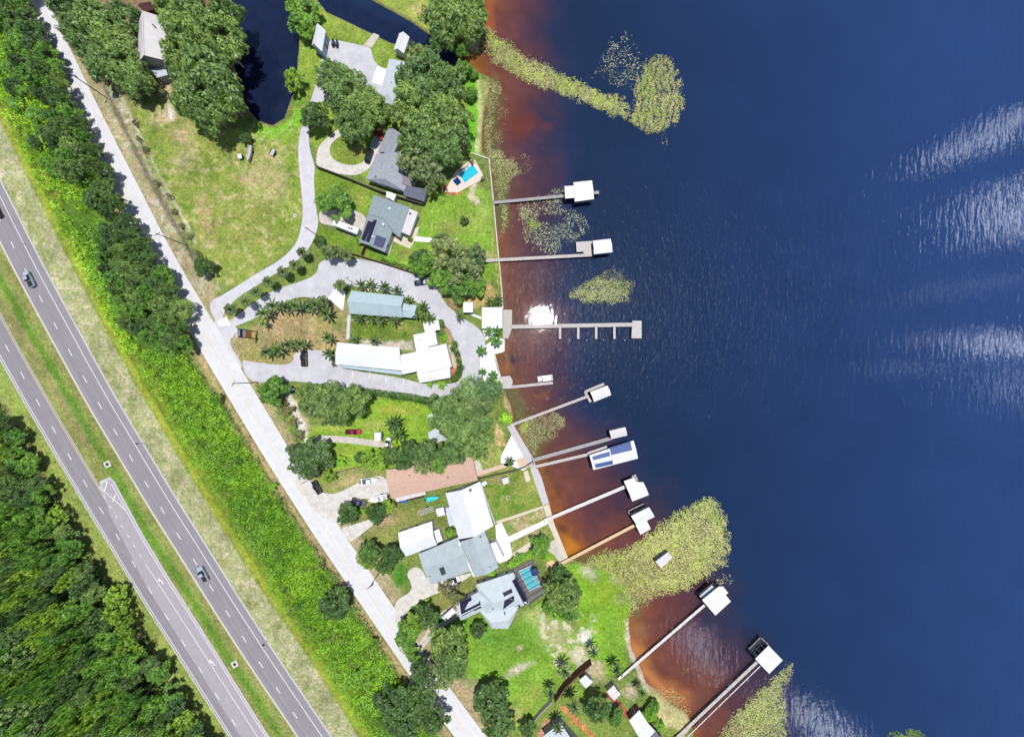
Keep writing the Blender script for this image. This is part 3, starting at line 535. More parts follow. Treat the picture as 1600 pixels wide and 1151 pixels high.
pm("pool_deck", [(712, 268), (736, 249), (742, 250), (752, 268), (757, 279), (732, 292), (715, 301), (696, 300), (700, 290)], mat("pool_pavers", A(238, 220, 208), .9, .07, 1.2), .07)
for p in ((551, 577), (577, 577), (603, 586), (630, 588)): pm("parking_line", [(p[0], p[1] + 3), (p[0] + 1, p[1] + 3), (p[0] + .5, p[1] + 13), (p[0] - .5, p[1] + 13)], white, .062)
for p in ((627, 425), (651, 433), (661, 437)): pm("parking_line", [(p[0], p[1]), (p[0] + 1, p[1]), (p[0], p[1] + 9), (p[0] - 1, p[1] + 9)], white, .062)
walkm = mat("weathered_boards", A(206, 202, 204), .9, .08, .9)
pm("seawall_walk", [(792, 666), (802, 663), (834, 717), (830, 733), (822, 720)], walkm, .12); pm("seawall_walk", [(829, 734), (835, 722), (846, 745), (858, 786), (848, 789)], walkm, .125)
pm("seawall_walk", [(849, 790), (858, 787), (866, 818), (887, 870), (882, 874), (858, 822)], tan, .11)
for pl, l in (([(737, 240), (764, 249), (768, 285), (771, 316), (776, 370), (782, 430), (786, 482)], 'long white concrete seawall cap along the lawn edge of the lake'), ([(788, 530), (788, 549), (773, 553), (778, 575), (783, 592)], 'short white seawall cap along the palm terrace')):
    mb = MBd()
    for i in range(len(pl) - 1): mb.bar(P(*pl[i], .12), P(*pl[i + 1], .12), .4, .8)
    single("seawall", mb, con, l, "seawall")
# ------------------------------------------------------------------ buildings
glass = mat("window_glass", (.03, .05, .07), .08, .1, 1., spec=.6); trim = mat("white_trim", A(244, 244, 240), .6, .03, 1.); solar = mat("solar_cells", A(36, 36, 66), .55, .12, 1.5, spec=.25); solarb = mat("blue_solar_cells", A(78, 98, 158), .55, .08, 1.2, spec=.25)
RW = mat("white_metal_roof", A(238, 240, 244), .5, .055, .22, spec=.4); RB = mat("pale_blue_roof", A(188, 208, 214), .6, .06, .5); RG = mat("grey_shingle_roof", A(168, 172, 182), .9, .16, 1.1); RGG = mat("green_grey_shingle_roof", A(150, 165, 170), .9, .16, 1.3); RS = mat("salmon_shingle_roof", A(216, 180, 160), .9, .12, 1.2)
RGL = mat("light_grey_metal_roof", A(180, 192, 196), .6, .09, .3); RSV = mat("silver_blue_roof", A(206, 214, 222), .7, .07, .8); RD = mat("dark_grey_roof", A(112, 116, 132), .85, .12, 1.2); ROW = mat("off_white_roof", A(206, 217, 222), .7, .07, .5); RTW = mat("worn_white_roof", A(226, 222, 222), .8, .08, .6)
WB = mat("cream_wall", A(222, 212, 190), .9, .06, .6); WBL = mat("pale_blue_wall", A(170, 200, 214), .8, .05, .6); WG = mat("grey_wall", A(150, 148, 148), .9, .08, .8); WW = mat("white_wall", A(232, 232, 230), .85, .04, .6); WN = mat("brown_wall", A(120, 90, 76), .9, .1, .8)
def norm2(a, b):
    d = (b - a); d.z = 0; return d.normalized()
class House(Thing):
    def __init__(s, name, label, cat, c):
        super().__init__(name, label, cat, P(*c, 0))
    def block(s, q, ze, zr, rm, wm_, ov=.45, hip=0., th=.16, win=True, z0=0., door=True, wall=True):
        e = [P(*p, ze) for p in q]
        if hip: r1 = (e[0] + e[3]) / 2; r2 = (e[1] + e[2]) / 2; r1, r2 = r1 + (r2 - r1) * hip, r2 + (r1 - r2) * hip
        else: r1 = (e[0] + e[3]) / 2; r2 = (e[1] + e[2]) / 2
        r1 = Vector((r1.x, r1.y, zr)); r2 = Vector((r2.x, r2.y, zr))
        top = [e[0], e[1], e[2], e[3], r1, r2]; V = [v.copy() for v in top] + [v - Vector((0, 0, th)) for v in top]
        F = [(0, 1, 5, 4), (2, 3, 4, 5), (6, 10, 11, 7), (8, 11, 10, 9), (0, 6, 7, 1), (2, 8, 9, 3)]
        if hip: F += [(1, 2, 5), (3, 0, 4), (7, 11, 8), (9, 10, 6), (1, 7, 8, 2), (3, 9, 6, 0)]
        else: F += [(1, 7, 11, 5), (5, 11, 8, 2), (3, 9, 10, 4), (4, 10, 6, 0)]
        ar = (e[1] - e[0]).cross(e[2] - e[0]).z
        if ar < 0: F = [f[::-1] for f in F]
        mb = MBd(); mb.add(V, F); rf = s.part('roof', mb, rm)
        if ze > 2.7 and rm in (RW, RB, RGL, RSV, RTW) and not hip:
            mb = MBd(); n = int((r2 - r1).length // 1.1)
            for i in range(1, n):
                u = i / n; t_ = r1.lerp(r2, u) + Vector((0, 0, .02)); mb.bar(t_, e[0].lerp(e[1], u) + Vector((0, 0, .02)), .07, .07); mb.bar(t_, e[3].lerp(e[2], u) + Vector((0, 0, .02)), .07, .07)
            if n > 1: s.part('roof_seams', mb, rm, rf)
        if not hip:                         # ridge cap
            mb = MBd(); mb.bar(r1 + Vector((0, 0, .03)), r2 + Vector((0, 0, .03)), .35, .08); s.part('ridge_cap', mb, rm, rf)
        c = sum(e, Vector()) / 4; wv = []
        for i in range(4):
            a, b_, d_ = e[i], e[(i + 1) % 4], e[(i - 1) % 4]
            wv.append(a + (norm2(a, b_) + norm2(a, d_)) * ov)
        if wall:
            zt = ze - th - .02; base = [Vector((v.x, v.y, z0)) for v in wv]; tp = [Vector((v.x, v.y, zt)) for v in wv]
            V = base + tp; F = [(i, (i + 1) % 4, 4 + (i + 1) % 4, 4 + i) for i in range(4)]
            if not hip:
                k = zr - ze
                g1 = (tp[0] + tp[3]) / 2 + Vector((0, 0, k * .9 - .02)); g2 = (tp[1] + tp[2]) / 2 + Vector((0, 0, k * .9 - .02)); V += [g1, g2]; F += [(4, 8, 7), (5, 6, 9), ]
            F += [(7, 6, 5, 4)]
            mb = MBd(); mb.add(V, F); wl = s.part('wall', mb, wm_)
            if win:
                for i in range(4):
                    a, b_ = base[i], base[(i + 1) % 4]; L = (b_ - a).length; n = int(L // 4.2); d = norm2(a, b_); nn = Vector((d.y, -d.x, 0))
                    if nn.dot(a - c) < 0: nn = -nn
                    for j in range(n):
                        p = a + d * L * (j + .5) / n + nn * .03; isd = door and j == n // 2 and i % 2 == 0
                        w2, zb, zt2 = (.5, z0 + .02, z0 + 2.1) if isd else (.65, z0 + 1., z0 + 2.1)
                        def slab(hw, za, zb_, o0, o1):
                            m_ = MBd(); q4 = [p - d * hw + nn * o0, p + d * hw + nn * o0, p + d * hw + nn * o1, p - d * hw + nn * o1]
                            return m_.prism([v.xy for v in q4], za, zb_)
                        wn_ = s.part('door' if isd else 'window', slab(w2 + .1, zb, zt2 + .1, -.02, .03), trim)
                        s.part('door_panel' if isd else 'pane', slab(w2, zb + .08, zt2, .035, .05), WN if isd else glass, wn_)
        s.last = (e, r1, r2); return rf
    def panel(s, q, rf, blk, m=None, h=.12, name='solar_panel'):    # a panel laid on the roof block, q in px
        m = m or solar; from mathutils.bvhtree import BVHTree
        me = rf.data; bv = BVHTree.FromPolygons([v.co + s.o for v in me.vertices], [tuple(p.vertices) for p in me.polygons])
        ze = max(v.co.z for v in me.vertices); zl = min(v.co.z for v in me.vertices); n = 7; rows = []
        def drape(px, py):
            z = (ze + zl) / 2
            for _ in range(4):
                g = P(px, py, z); hit = bv.ray_cast(Vector((g.x, g.y, 50)), Vector((0, 0, -1)))[0]
                if hit: z = hit.z
            return P(px, py, z + h * .6)
        qs = [q[i:i + 4] for i in (0,)] if len(q) == 4 else [q[:4], [q[0], q[3], q[4], q[4]]]
        mb = MBd()
        for qq in qs:
            V = []
            for i in range(n + 1):
                for j in range(n + 1):
                    u, v = i / n, j / n; a = [qq[0][k] * (1 - u) + qq[1][k] * u for k in (0, 1)]; b_ = [qq[3][k] * (1 - u) + qq[2][k] * u for k in (0, 1)]; V.append(drape(a[0] * (1 - v) + b_[0] * v, a[1] * (1 - v) + b_[1] * v))
            F = [(i * (n + 1) + j, (i + 1) * (n + 1) + j, (i + 1) * (n + 1) + j + 1, i * (n + 1) + j + 1) for i in range(n) for j in range(n)]
            mb.add(V, F)
        o = s.part(name, mb, m, rf); md = o.modifiers.new('thick', 'SOLIDIFY'); md.thickness = .08; md.offset = -1 if o.data.polygons[0].normal.z > 0 else 1; return o
    def vent(s, px, py, z, rf, m=None, r=.25, name='roof_vent'):
        p = P(px, py, z); mb = MBd(); mb.tube(p - Vector((0, 0, .5)), p + Vector((0, 0, .35)), r * .7, n=8); mb.tube(p + Vector((0, 0, .3)), p + Vector((0, 0, .5)), r * 1.2, r * .4, n=8); s.part(name, mb, m or RD, rf)
exec_later = []
h = House('house', 'tall house with worn white gable roof among oaks at top left', 'house', (240, 75))
rf = h.block([(217, 34), (214, 101), (264, 96), (257, 28)], 5.5, 8.5, RTW, WG); h.vent(228, 88, 6.6, rf); h.vent(240, 40, 7.6, rf)
h.block([(232, 101), (258, 96), (262, 117), (244, 122)], 3., 3.4, RSV, WG, win=False)
h = House('barn', 'pale blue barn shed with curved white roof beside the parking lot', 'barn', (500, 66))
rf = h.block([(493, 42), (487, 71), (503, 81), (509, 48)], 3.2, 5., RW, WBL, ov=.25, win=True)
h = House('shed', 'white gabled shed on the canal bank beside the boat ramp', 'shed', (628, 70)); rf = h.block([(624, 52), (615, 78), (631, 84), (640, 58)], 2.6, 3.8, RW, WW, ov=.3)
h = House('house', 'blue grey house mostly hidden under big oaks below the boat ramp', 'house', (612, 125)); rf = h.block([(608, 92), (592, 158), (620, 166), (640, 98)], 3., 4.6, RSV, WW, hip=.15); h.vent(612, 130, 4.2, rf)
h = House('house', 'large grey shingle house left of the turquoise swimming pool', 'house', (610, 262))
rf = h.block([(592, 238), (571, 280), (625, 300), (644, 286), ][:4] if False else [(588, 240), (572, 280), (634, 300), (638, 236)][0:4], 3., 4.9, RG, WW, hip=.12); b1 = h.last
for p in ((587, 276), (605, 282), (613, 262)): h.vent(*p, 4.2, rf)
h.block([(606, 201), (590, 238), (612, 246), (629, 211)], 3.1, 4.7, RG, WW); h.block([(625, 236), (618, 286), (642, 292), (646, 280)], 2.9, 3.6, mat("mauve_grey_roof", A(150, 142, 150), .9, .1, 1.2), WW, win=False)
h = House('outbuilding', 'dark grey flat roofed outbuilding between grey house and lawn', 'outbuilding', (650, 305)); rf = h.block([(635, 290), (669, 296), (662, 315), (630, 305)], 2.9, 3.3, RD, WG, win=False)
h = House('house', 'green grey shingle house with two arrays of dark solar panels', 'house', (605, 350))
rf = h.block([(584, 304), (575, 334), (624, 371), (640, 324)], 3.1, 4.6, RGG, WW, hip=.22); h.vent(609, 326, 4.2, rf, trim, .4); h.vent(599, 351, 4.4, rf, trim, .4)
rf = h.block([(574, 335), (561, 378), (601, 394), (617, 352)], 3.15, 4.7, RGG, WW); b1 = h.last
h.panel([(575, 345), (583, 347), (570, 377), (564, 374)], rf, b1); h.panel([(584, 343), (589, 344), (577, 379), (571, 377)], rf, b1)
h.panel([(588, 367), (604, 373), (598, 388), (583, 383)], rf, b1, mat('mid_blue_solar_cells', A(48, 52, 100), .55, .1, 1.5, spec=.25)); h.vent(583, 370, 4.5, rf, trim, .35)
rf = h.block([(637, 325), (623, 361), (640, 368), (653, 332)], 2.8, 3.1, RTW, WW, win=False); h.vent(641, 334, 3.1, rf, RD, .35)
h.block([(604, 299), (603, 308), (615, 314), (619, 304)], 2.5, 2.9, RW, WW, ov=.2, win=False)
h = House('hall', 'long pale blue metal roofed hall above the palm lawn', 'hall', (590, 475)); rf = h.block([(549, 454), (631, 463), (629, 496), (546, 490)], 3.4, 5.6, RB, WW); h.block([(628, 473), (651, 477), (648, 497), (628, 495)], 3.1, 3.9, RB, WW)
h = House('motel_wing', 'long bright white roofed wing facing the palm lawn and parking', 'building', (577, 560))
rf = h.block([(527, 535), (624, 543), (628, 579), (524, 569)], 3.3, 4., RW, WW); h.block([(527, 570), (628, 580), (628, 586), (531, 574)], 2.9, 3., RB, WW, ov=.1, win=False, wall=False)
for x in (535, 556, 578, 600, 622):
    mb = MBd(); p = P(x, 573 + (x - 530) * .11, 2.9); mb.bar((p.x, p.y, 0), (p.x, p.y, 2.8), .15); h.part('post', mb, trim)
h = House('clubhouse', 'sprawling white flat roofed clubhouse in stepped blocks near the shore', 'building', (670, 560))
for q, z in (([(622, 555), (653, 549), (656, 579), (629, 585)], 3.2), ([(652, 546), (697, 537), (706, 573), (654, 584)], 3.7), ([(651, 581), (703, 571), (704, 590), (656, 598)], 3.0), ([(646, 523), (666, 519), (670, 548), (651, 551)], 3.3), ([(661, 504), (685, 500), (688, 515), (664, 519)], 3.1), ([(664, 518), (680, 516), (684, 538), (667, 542)], 2.9)):
    rf = h.block(q, z, z + .35, RW, WW, ov=.2, win=z > 3.1)
for p in ((660, 562), (672, 590), (690, 560), (656, 530)): h.vent(*p, 3.7, rf, trim, .3)
h = House('pavilion', 'small square white roofed pavilion on the brown lawn', 'pavilion', (731, 481)); h.block([(724, 472), (739, 472), (739, 488), (724, 488)], 2.7, 3., RW, WW, ov=.3, win=False)
h = House('pavilion', 'large square white pavilion roof at the foot of the long pier', 'pavilion', (769, 497)); h.block([(753, 480), (785, 480), (785, 513), (753, 513)], 3., 3.4, RW, WW, ov=.4, win=False)
h = House('house', 'long salmon shingle roofed house under the oaks', 'house', (672, 750)); rf = h.block([(603, 734), (738, 712), (747, 750), (612, 779)], 3.1, 4.6, RS, WB); h.vent(640, 742, 4., rf); h.vent(700, 745, 4.2, rf)
h.block([(617, 778), (664, 767), (666, 772), (620, 784)], 2.8, 3., RTW, WB, ov=.1, win=False)
h = House('house', 'big white metal gable roofed house beside the salmon roof', 'house', (733, 798)); rf = h.block([(750, 752), (771, 821), (717, 842), (696, 770)], 3.3, 6.2, RW, WW, hip=0.); b1 = h.last; h.vent(735, 765, 5., rf, RD, .5)
h.block([(696, 794), (704, 791), (711, 820), (702, 822)], 2.8, 3., RSV, WW, ov=.1, win=False)
mb = MBd(); mb.bar(P(737, 768, 4.6), P(743, 800, 4.6), .08); h.part('conduit', mb, WG, rf)
h = House('garage', 'detached white garage with pale blue south roof slope', 'garage', (652, 843)); h.block([(622, 832), (675, 814), (683, 851), (634, 869)], 3., 5.0, RW, WW)
h = House('lean_to', 'narrow white lean-to beside the detached white garage', 'lean-to', (684, 836)); h.block([(678, 829), (686, 826), (692, 844), (683, 848)], 2.4, 2.6, RW, WW, ov=.1, win=False)
h = House('shed', 'tiny white garden shed beside the boat trailer', 'shed', (688, 801)); h.block([(681, 795), (693, 792), (696, 804), (684, 807)], 2.2, 2.5, RW, WW, ov=.15, win=False)
h = House('house', 'grey green metal roofed house with dark square skylight', 'house', (695, 877)); rf = h.block([(654, 865), (716, 839), (737, 891), (673, 913)], 3.2, 4.3, RGL, WW); b1 = h.last
h.panel([(686, 888), (693, 885), (697, 896), (690, 899)], rf, b1, mat("black_skylight", A(70, 76, 90), .2, .2, 2.), .3, 'skylight'); h.vent(655, 882, 3.6, rf); h.vent(672, 899, 3.6, rf)
h = House('house', 'pale grey gable roofed house between skylight roof and lake patio', 'house', (750, 868)); rf = h.block([(757, 829), (779, 886), (743, 901), (719, 846)], 3.5, 4.9, RGL, WW); h.vent(766, 885, 4., rf); h.vent(751, 838, 4.4, rf)
h.block([(766, 849), (775, 846), (788, 872), (777, 879)], 2.9, 3.1, RW, WW, ov=.1, win=False)
mb = MBd(); mb.bar(P(717, 846, 3.6), P(741, 901, 3.6), .6, .15); h.part('gutter', mb, trim)
h = House('house', 'pale blue grey hipped house covered with many dark solar panels', 'house', (780, 940))
rf = h.block([(717, 941), (757, 919), (768, 947), (720, 969)], 3.1, 5.4, ROW, WW); b1 = h.last
h.panel([(718, 941), (736, 933), (742, 952), (721, 963)], rf, b1); h.panel([(738, 945), (750, 938), (752, 949), (741, 954)], rf, b1)
h.block([(748, 952), (816, 938), (794, 982), (768, 981)], 3.2, 5.4, ROW, WW, hip=.2)
rf = h.block([(744, 913), (802, 894), (827, 943), (758, 962)], 3.4, 6.8, ROW, WW, hip=.32); b1 = h.last
for q in ([(800, 907), (806, 903), (826, 942), (820, 946)], [(785, 926), (799, 919), (801, 925), (788, 932)], [(788, 938), (803, 930), (804, 938), (786, 952)], [(797, 951), (812, 944), (813, 948), (800, 955)]): h.panel(q, rf, b1)
for p in ((779, 943), (789, 958), (770, 950)): h.vent(*p, 5., rf)
h = House('house', 'house with white gable roof cut by the bottom edge, brick paths beside it', 'house', (878, 1160)); h.block([(848, 1150), (876, 1129), (908, 1165), (880, 1190)], 3.3, 5., RSV, WG)
h = House('house', 'white gable roofed lakefront house with red brick patio at bottom', 'house', (1003, 1145)); h.block([(983, 1125), (999, 1109), (1024, 1142), (1006, 1160)], 3.2, 4.2, RW, WN); h.block([(1010, 1142), (1022, 1138), (1038, 1156), (1022, 1172)], 2.8, 3.4, RD, WN, win=False)
h = House('shed', 'small white square shed behind the brown board fence', 'shed', (916, 1065)); h.block([(905, 1062), (915, 1054), (927, 1064), (916, 1075)], 2.4, 2.8, RW, WG, ov=.2, win=False)
h = House('shed', 'white square shed at the land end of the white dock', 'shed', (959, 1082)); h.block([(948, 1080), (959, 1070), (970, 1084), (960, 1094)], 2.5, 2.9, RTW, WG, ov=.2, win=False)
h = House('house', 'grey roofed cottage half hidden under oaks above salmon house', 'house', (684, 682)); h.block([(669, 676), (684, 666), (699, 686), (674, 694)], 3., 4., RSV, WB)
h = House('shed', 'blue grey shed partly under the oak above turquoise trinkets', 'shed', (676, 655)); h.block([(669, 648), (680, 645), (682, 660), (672, 664)], 2.4, 2.9, RSV, WG, ov=.1, win=False)
h = House('shed', 'dark red shed hidden between oaks at the top edge', 'shed', (232, 8)); h.block([(217, 5), (236, 2), (243, 14), (224, 20)], 2.6, 3.4, mat("dark_red_roof", A(90, 50, 52), .8, .1, 1.), WN, ov=.2, win=False)
# ------------------------------------------------------------------ docks and boathouses
DK = {'w': mat("pale_deck_boards", A(206, 199, 196), .9, .14, 1.2), 'g': mat("grey_deck_boards", A(176, 172, 174), .9, .14, 1.2), 't': mat("tan_deck_boards", A(236, 206, 164), .9, .08, 1.4), 'x': mat("bright_deck_boards", A(236, 230, 228), .8, .08, 1.2)}
pile = mat("timber_pile", A(120, 104, 90), .95, .15, 2.)
def dock(label, segs, wd, kind='w', z=.85, plats=(), wd2=None):
    a0 = P(*segs[0][0], z); T = Thing('dock', label, 'dock', (a0.x, a0.y, WZ)); mb = MBd(); st = MBd(); piles = []
    wd0 = wd
    for si, (a, b_) in enumerate(segs):
        if si and wd2: wd = wd2
        A_, B_ = P(*a, z), P(*b_, z); d = (B_ - A_); L = d.length; d.normalize(); u = Vector((-d.y, d.x, 0)) * wd * S / 2; n = max(2, int(L / .42))
        for i in range(n):
            p, q = A_ + d * (L * i / n), A_ + d * (L * (i + .93) / n); jz = Vector((0, 0, rng.uniform(-.006, .006))); mb.prism([(p + u).xy, (p - u).xy, (q - u).xy, (q + u).xy], z - .05 + jz.z, z + jz.z)
        for s_ in (1, -1): st.bar(A_ + u * s_ * .85 - Vector((0, 0, .16)), B_ + u * s_ * .85 - Vector((0, 0, .16)), .1, .2)
        k = max(1, int(L / 5))
        for i in range(k + 1):
            for s_ in (1, -1): piles.append(A_ + d * (L * i / k) + u * s_ * 1.08)
    for q in plats:
        pts = [P(*p, z) for p in q]; mb.prism([p.xy for p in pts], z - .05, z + .01)
        for p in pts: piles.append(p)
    T.part('deck', mb, DK[kind]); T.part('stringer', st, pile)
    for p in piles[:90]:
        m_ = MBd(); m_.tube((p.x, p.y, -2.3), (p.x, p.y, z + .35), .12, .11, 6); T.part('pile', m_, pile)
    return T
ROB = mat('boathouse_white_roof', A(234, 238, 236), .6, .06, .4)
def boathouse(label, q, rm, ze=3., zr=3.8, hip=0., extra=None, pan=()):
    c = (sum(p[0] for p in q) / 4, sum(p[1] for p in q) / 4); c0 = P(*c, ze); h = House('boathouse', label, 'boathouse', (800 + c0.x / S, 575.5 - c0.y / S)); rf = h.block(q, ze, zr, rm, WW, hip=hip, wall=False); e, r1, r2 = h.last
    for p in pan: h.panel(p, rf, h.last, solarb)
    cc = sum(e, Vector()) / 4; ins = [v + (cc - v) * .12 for v in e]; mb = MBd()
    for i in range(4):
        a, b_ = ins[i], ins[(i + 1) % 4]
        for u in (0, .5):
            p = a.lerp(b_, u); m_ = MBd(); m_.bar((p.x, p.y, -2.3), (p.x, p.y, ze - .15), .2); h.part('post', m_, pile)
        mb.bar((a.x, a.y, ze - .25), (b_.x, b_.y, ze - .25), .15, .25)
        if i != 1:
            iu = (cc - a.lerp(b_, .5)); iu.z = 0; iu.normalize(); m_ = MBd(); m_.prism([a.xy, b_.xy, (b_ + iu * 1.).xy, (a + iu * 1.).xy], .77, .83 + .003 * i); h.part('walkway', m_, DK['g'])
    h.part('beam', mb, pile)
    if extra:
        for q2, z2, rm2 in extra: h.block(q2, z2, z2 + .1, rm2, WW, ov=.1, wall=False)
    return h
dock('narrow grey dock leading to the topmost boathouse', [((771, 316.5), (930, 301.5))], 4.4, 'g')
dock('small landing sticking out beyond the topmost boathouse', [((928, 301), (936, 300.5))], 4.8, 'g')
h = boathouse('topmost boathouse with white roof in two steps', [(896, 285), (925, 282), (928, 311), (898, 315)], RW, 3.2, 3.6); rf = h.block([(882, 291), (897, 290), (899, 309), (883, 310)], 3., 3.2, RW, WW, wall=False)
for p in ((884, 292), (884, 309)):
    q = P(*p, 3.); mb = MBd(); mb.bar((q.x, q.y, -2), (q.x, q.y, 2.85), .18); h.part('post', mb, pile)
dock('narrow pale dock leading to the second boathouse from top', [((752, 407.5), (926, 398))], 4.8, 'w', plats=[[(900, 378), (925, 376.5), (926, 398), (912, 397), (911, 393), (901, 394)]])
boathouse('second boathouse from top with white roof and side platform', [(926, 376), (954, 373), (957, 394), (928, 397)], RW, 3., 3.6)
dock('long public pier with four finger piers and square end platform', [((800, 510.5), (988, 507))] + [((x, 510.5 - (x - 800) * .0186 + 2.9), (x, 529.5)) for x in (875, 903.5, 931.5, 960)], 6., 'w', wd2=3.8, plats=[[(987.8, 501), (1002.5, 501), (1002.5, 528.5), (986.5, 528.5)]])
dock('short dock with square platform beside the moored pontoon boat', [((799, 604.5), (864, 598))], 4.2, 'w', plats=[[(777, 589), (797, 587), (801, 594), (800, 607), (785, 607)]])
dock('slanting pale dock leading to the pale green roofed boathouse', [((797, 664.5), (917.6, 619.3)), ((914, 612), (944, 599.5)), ((914, 612), (923, 628))], 4.0, 'w')
boathouse('pale green roofed boathouse on the slanting dock', [(922, 612), (949, 602), (955, 617), (928, 628)], ROB, 2.8, 3.5)
dock('twin railed grey dock leading to the small grey boathouse', [((832, 719), (955, 684.5))], 5.6, 'g'); dock('pale dock leading to the boathouse with blue solar panels', [((838, 728.5), (924, 708.5))], 4.6, 'w', plats=[[(918, 706), (948, 696), (950, 700), (921, 712)]])
boathouse('small grey white boathouse just above the solar boathouse', [(952, 673), (977, 667), (980, 680), (955, 686)], RTW, 2.8, 3.2)
boathouse('long white boathouse carrying three blue solar panel arrays', [(921, 711), (990, 688), (997, 716), (927, 734)], RW, 3.2, 3.6, pan=([(952, 699), (985, 689), (988, 703), (955, 711)], [(925, 713), (952, 705), (954, 712), (927, 719)], [(929, 725), (957, 719), (958, 725), (931, 731)]))
dock('straight white dock leading to stepped white boathouse', [((850, 813.5), (977, 760))], 5.2, 'x')
dock('short side landing above the stepped white boathouse', [((990, 742), (997, 757))], 7., 'g')
boathouse('stepped white boathouse at the end of the straight white dock', [(975, 752), (1003, 756), (1014, 773), (988, 783)][:1] + [(1005, 753), (1014, 773), (988, 783)], RW, 3., 3.5, extra=[([(975, 751.5), (990, 746), (998, 757), (980, 763)], 2.9, RW)])
dock('tan plank dock beside the brown shallows, reed bed below', [((872, 883), (991, 820.7))], 4.6, 't')
boathouse('pale boathouse with stepped roof beside the big reed bed', [(986, 806), (1014, 792), (1023, 807), (995, 821)], ROB, 3., 3.5, extra=[([(993, 820), (1010, 812), (1017, 826), (1001, 835)], 2.95, ROB)])
dock('weathered slip frame on the upper side of the pale stepped boathouse', [((981, 798.5), (1006, 786.5)), ((981, 798.5), (986, 806))], 1.4, 'g')
boathouse('small abandoned grey boathouse standing alone in the reed bed', [(1024, 877), (1044, 862), (1051, 871), (1033, 887)], RTW, 2.6, 2.8)
dock('long bright white dock running from beach to big square boathouse', [((966, 1061), (1101, 945))], 4.2, 'x')
boathouse('big square white roofed boathouse with pale blue lower tier', [(1097, 937), (1123, 916), (1142, 939), (1118, 961)], RW, 4.2, 4.6, extra=[([(1093, 931), (1112, 914), (1120, 919), (1098, 937)], 2.8, RSV), ([(1123, 916), (1130, 916), (1138, 926), (1132, 930)], 3.4, RW)])
dock('bottom dock with parallel handrail leading to the farthest boathouse', [((1058, 1152), (1184, 1033)), ((1040, 1170), (1058, 1152))], 5., 'w'); dock('thin parallel boat rail beside the bottom dock', [((1073, 1152), (1188, 1040))], 1.4, 'x')
boathouse('farthest white square boathouse with open dark slip frame', [(1180, 1029), (1201, 1008), (1223, 1031), (1202, 1052)], RW, 4.6, 4.9)
T = dock('open square slip frame attached to the farthest boathouse', [((1170, 1014), (1189, 995)), ((1170, 1014), (1182, 1026)), ((1176, 1008), (1189, 1020)), ((1183, 1001), (1195, 1013)), ((1189, 995), (1201, 1007)), ((1176, 1020), (1195, 1001))], 1.2, 'g', z=1.0)
# ------------------------------------------------------------------ fences, walls, pools
def fence(name, label, cat, pl, h_, m, zc=None, th=.08, sp=2.4):
    a0 = P(*pl[0]); T = Thing(name, label, cat, a0); mb = MBd(); np_ = 0
    for i in range(len(pl) - 1):
        a, b_ = P(*pl[i]), P(*pl[i + 1]); mb.bar(a + Vector((0, 0, h_ / 2)), b_ + Vector((0, 0, h_ / 2)), th, h_); L = (b_ - a).length; n = max(1, int(L / sp))
        for j in range(n):
            p = a.lerp(b_, j / n); m_ = MBd(); m_.bar((p.x, p.y, 0), (p.x, p.y, h_ + .12), .16)
            if np_ < 95: T.part('post', m_, m); np_ += 1
    T.part('panel', mb, m)
fdark = mat("weathered_fence", A(120, 112, 104), .95, .15, 1.5); fbrown = mat("brown_fence", A(132, 92, 74), .95, .12, 1.5); fgrey = mat("grey_fence", A(176, 172, 168), .9, .1, 1.5)
fence('fence', 'dark timber fence between ring driveway and round tree lawn', 'fence', [(497, 263), (545, 281), (596, 302), (630, 312), (662, 322)], 1.9, fdark, th=.2)
fence('fence', 'dark board fence between solar house lawn and parking road', 'fence', [(520, 386), (551, 397), (600, 412), (640, 425), (688, 441), (694, 447)], 1.8, fbrown, th=.15)
fence('fence', 'short brown fence crossing the lawn below solar house', 'fence', [(573, 385), (567, 400)], 1.9, fbrown, th=.3); fence('fence', 'long timber fence between salmon house and garden plot', 'fence', [(746, 747), (770, 741), (800, 735), (820, 728), (833, 719)], 1.8, fdark, th=.15)
fence('fence', 'thin fence below salmon house running to the road', 'fence', [(560, 795), (590, 788), (618, 784), (640, 779), (664, 774)], 1.6, fdark); fence('fence', 'tall brown board fence between lawn and small square shed', 'fence', [(866, 1086), (880, 1066), (900, 1046), (922, 1028)], 2.6, mat("dark_brown_fence", A(96, 56, 52), .9, .1, 1.5), th=.4)
fence('fence', 'long grey rail fence from brown fence down to bottom trees', 'fence', [(826, 1130), (844, 1108), (862, 1090)], 1.6, fgrey, th=.3); fence('fence', 'low garden fence along the yard behind the dark road tree', 'fence', [(510, 742), (545, 733), (575, 725), (600, 718)], 1.3, fdark)
fence('garden_wall', 'low white garden wall dividing the plots by the white house', 'wall', [(752, 752), (763, 785), (774, 815)], 1.8, WW, th=.25)
fence('fence', 'short grey fence beside the white roof at bottom patio', 'fence', [(984, 1113), (996, 1100)], 1.2, fbrown, th=.4)
def pool(label, q, q2, col):
    c = P(*q[0]); T = Thing('swimming_pool', label, 'pool', c); mb = MBd(); mb.prism([P(*p).xy for p in q], .05, .1)
    m = mat("pool_water_" + label.split()[0], col, .04, .08, .8, spec=.5); ctr = sum((P(*p) for p in q), Vector()) / len(q)
    mb2 = MBd(); pts = [P(*p) for p in q]; mb2.prism([(p + (ctr - p) * -.05).xy for p in pts], .0, .088); T.part('coping', mb2, trim); T.part('pool_water', mb, m)
    if q2: mb = MBd(); mb.prism([P(*p).xy for p in q2], .05, .104); T.part('spa_water', mb, mat("spa_water", A(20, 66, 128), .05, .1, 1., spec=.5))
    return T
